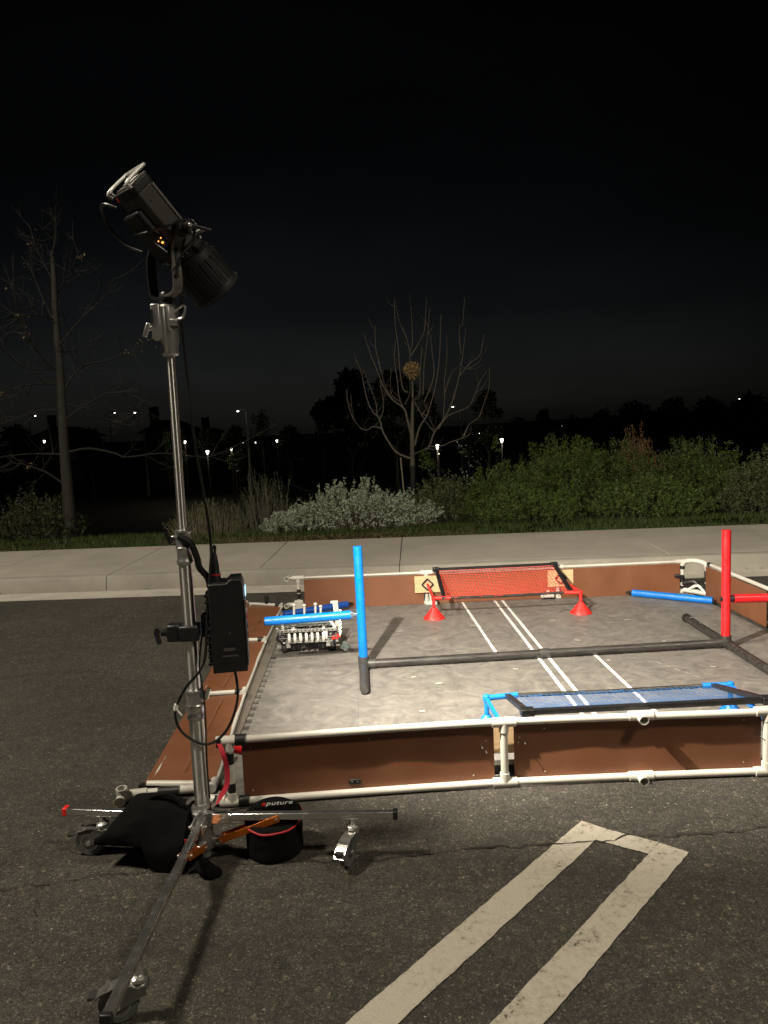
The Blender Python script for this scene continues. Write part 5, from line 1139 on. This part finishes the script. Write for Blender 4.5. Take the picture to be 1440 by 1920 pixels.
# street lamps and lanterns far away
M_LAMP = mat('lamp_lens', (.9, .9, .85), .4, emis=(1, .95, .82), estr=9); M_LAMPD = mat('small_lamp_lens', (.9, .9, .85), .4, emis=(1, .93, .8), estr=4); M_POLE = mat('lamp_pole', (.35, .34, .31), .5)
def street_lamp(label, px, py, Y, armdir=1, k=.42):
    h = at(px, py, Y); pxp = h.x+armdir*.75; g = gz(h.x, Y); t = thing('street_lamp', label, 'street lamp', (pxp, Y, g), 'far street lamps')
    P('pole', M_POLE, t, lambda b: b.lathe([(.11, g-.2), (.07, h.z+.12)], (pxp, Y, 0), n=10)); P('arm', M_POLE, t, lambda b: b.tube(sm([(pxp, Y, h.z), (pxp-armdir*.3, Y, h.z+.14), (h.x, Y, h.z+.12)], 4), .035, 8))
    hd_ = P('head', M_POLE, t, lambda b: b.lathe([(.05, .20), (.20*k, .16), (.26*k, .07), (.24*k, .05)], (h.x, Y, h.z-.02), n=14)); P('lens', M_LAMP, hd_, lambda b: b.lathe([(.22*k, .045), (.19*k, -.05*k), (.08*k, -.10*k)], (h.x, Y, h.z-.01), n=14))
    return h
street_lamp('tall street lamp with pole visible, left of the stand column', 253, 774, 72)
street_lamp('tall street lamp seen right of the stand column', 446, 771, 66)
street_lamp('small high street lamp between tree branches, left of the tallest lamp', 215, 774, 105, -1)
street_lamp('high street lamp at the left edge behind tree branches', 66, 780, 92, -1)
street_lamp('street lamp seen through the bare tree crown, its pole at right', 849, 763, 70, 1)
street_lamp('lone lamp on the right skyline', 1386, 748, 190, 1, k=.9)
def lantern(label, px, py, Y, k=1.0, light=0, m=None):
    k *= .56
    h = at(px, py, Y); g = gz(h.x, Y); t = thing('post_lantern', label, 'lantern', (h.x, Y, g), 'far lanterns')
    P('post', M_BRONZE, t, lambda b: b.lathe([(.07, g-.2), (.045, h.z-.22*k)], (h.x, Y, 0), n=10))
    P('lantern_glass', m or M_LAMP, t, lambda b: b.lathe([(.07*k, -.20*k), (.17*k, .14*k), (.15*k, .17*k)], h, n=10)); P('lantern_cap', M_BRONZE, t, lambda b: b.lathe([(.20*k, .175*k), (.10*k, .26*k), (.03*k, .34*k)], h, n=10))
    P('lantern_cage', M_BRONZE, t, lambda b: [b.tube([h+V((.072*k*math.cos(a), .072*k*math.sin(a), -.20*k)), h+V((.176*k*math.cos(a), .176*k*math.sin(a), .15*k))], .012*k, 5) for a in (.8, 2.4, 3.9, 5.5)])
    if light:
        l = bpy.data.lights.new('lantern_light', 'POINT'); l.energy = light; l.color = (1, .93, .75); l.shadow_soft_size = .15; o = bpy.data.objects.new('lantern_light', l); C.objects.link(o); o.parent = t; o.location = h+V((0, -.35, 0))-V(t.location)
lantern('bright post lantern right of the stand column', 389, 848, 56, 1.25, 60); lantern('second bright lantern right of the stand column', 434, 842, 60, 1.0, 60); lantern('lantern close to the right edge of the stand column', 347, 829, 64, .9, 40)
lantern('lantern behind the bare tree lighting a yellow-green shrub', 820, 838, 46, 1.25, 90); lantern('lantern right of the rounded dark tree lighting a small shrub', 941, 826, 47, 1.15, 60); lantern('oval bright lamp below the rounded dark tree', 900, 814, 60, 1.0)
lantern('twin lamp low at the left behind the bare tree', 83, 828, 70, 1.1); lantern('lamp right of the second bright lantern', 519, 827, 66, .95); lantern('tiny lamp under the twin street lamp', 479, 830, 95, .9, 0, M_LAMPD); lantern('tiny lamp left of the tiny lamp under the street lamp', 456, 831, 100, .8, 0, M_LAMPD); lantern('tiny lamp above the bright post lantern', 394, 832, 100, .9, 0, M_LAMPD)
lantern('tiny lamp on the right far slope, the brighter of two', 1085, 798, 110, 1.1, 0, M_LAMPD); lantern('tiny lamp on the right far slope, the dimmer of two', 1053, 799, 120, .8, 0, M_LAMPD); lantern('tiny lamp below the lantern behind the bare tree', 823, 851, 50, .35, 0, M_LAMPD)
# a parked car on the far lot, only its roof and windscreen catch light
def far_car(label, px, py, Y, seed):
    c = at(px, py, Y); g = gz(c.x, Y); t = thing('parked_car', label, 'car', (c.x, Y, g), 'far parked cars'); x = c.x
    prof = [(-2.1, .35), (-2.15, .75), (-1.3, .9), (-.75, 1.38), (.75, 1.42), (1.45, .95), (2.1, .85), (2.15, .38)]; m = mat('car_paint', (.05, .05, .055), .25, .3)
    def body(b): b.M = Matrix.Translation((x, Y+.85, g)) @ Matrix.Rotation(R(90), 4, 'X'); b.prism(prof, 0, 1.7)
    P('body', m, t, body, fix=True, bev=.05); P('side_window', M_PANE, t, lambda b: b.add([(x-1.2, Y-.856, g+.95), (x-.7, Y-.856, g+1.32), (x+.7, Y-.856, g+1.35), (x+1.3, Y-.856, g+.96)], [(0, 1, 2, 3)]))
    for wx in (-1.35, 1.3): w_ = P('wheel', M_RUB, t, lambda b: b.lathe([(.2, -.1), (.33, -.1), (.33, .1), (.2, .1)], (x+wx, Y-.80, g+.33), (0, 1, 0), 18)); P('rim', M_ALU, w_, lambda b: b.lathe([(.2, -.11), (.05, -.12)], (x+wx, Y-.80, g+.33), (0, 1, 0), 12))
far_car('silver car parked below the far lamps right of the stand', 530, 862, 58, 1); far_car('silver car parked behind the bushes below the right lantern', 945, 856, 50, 2)
bpy.context.view_layer.update()
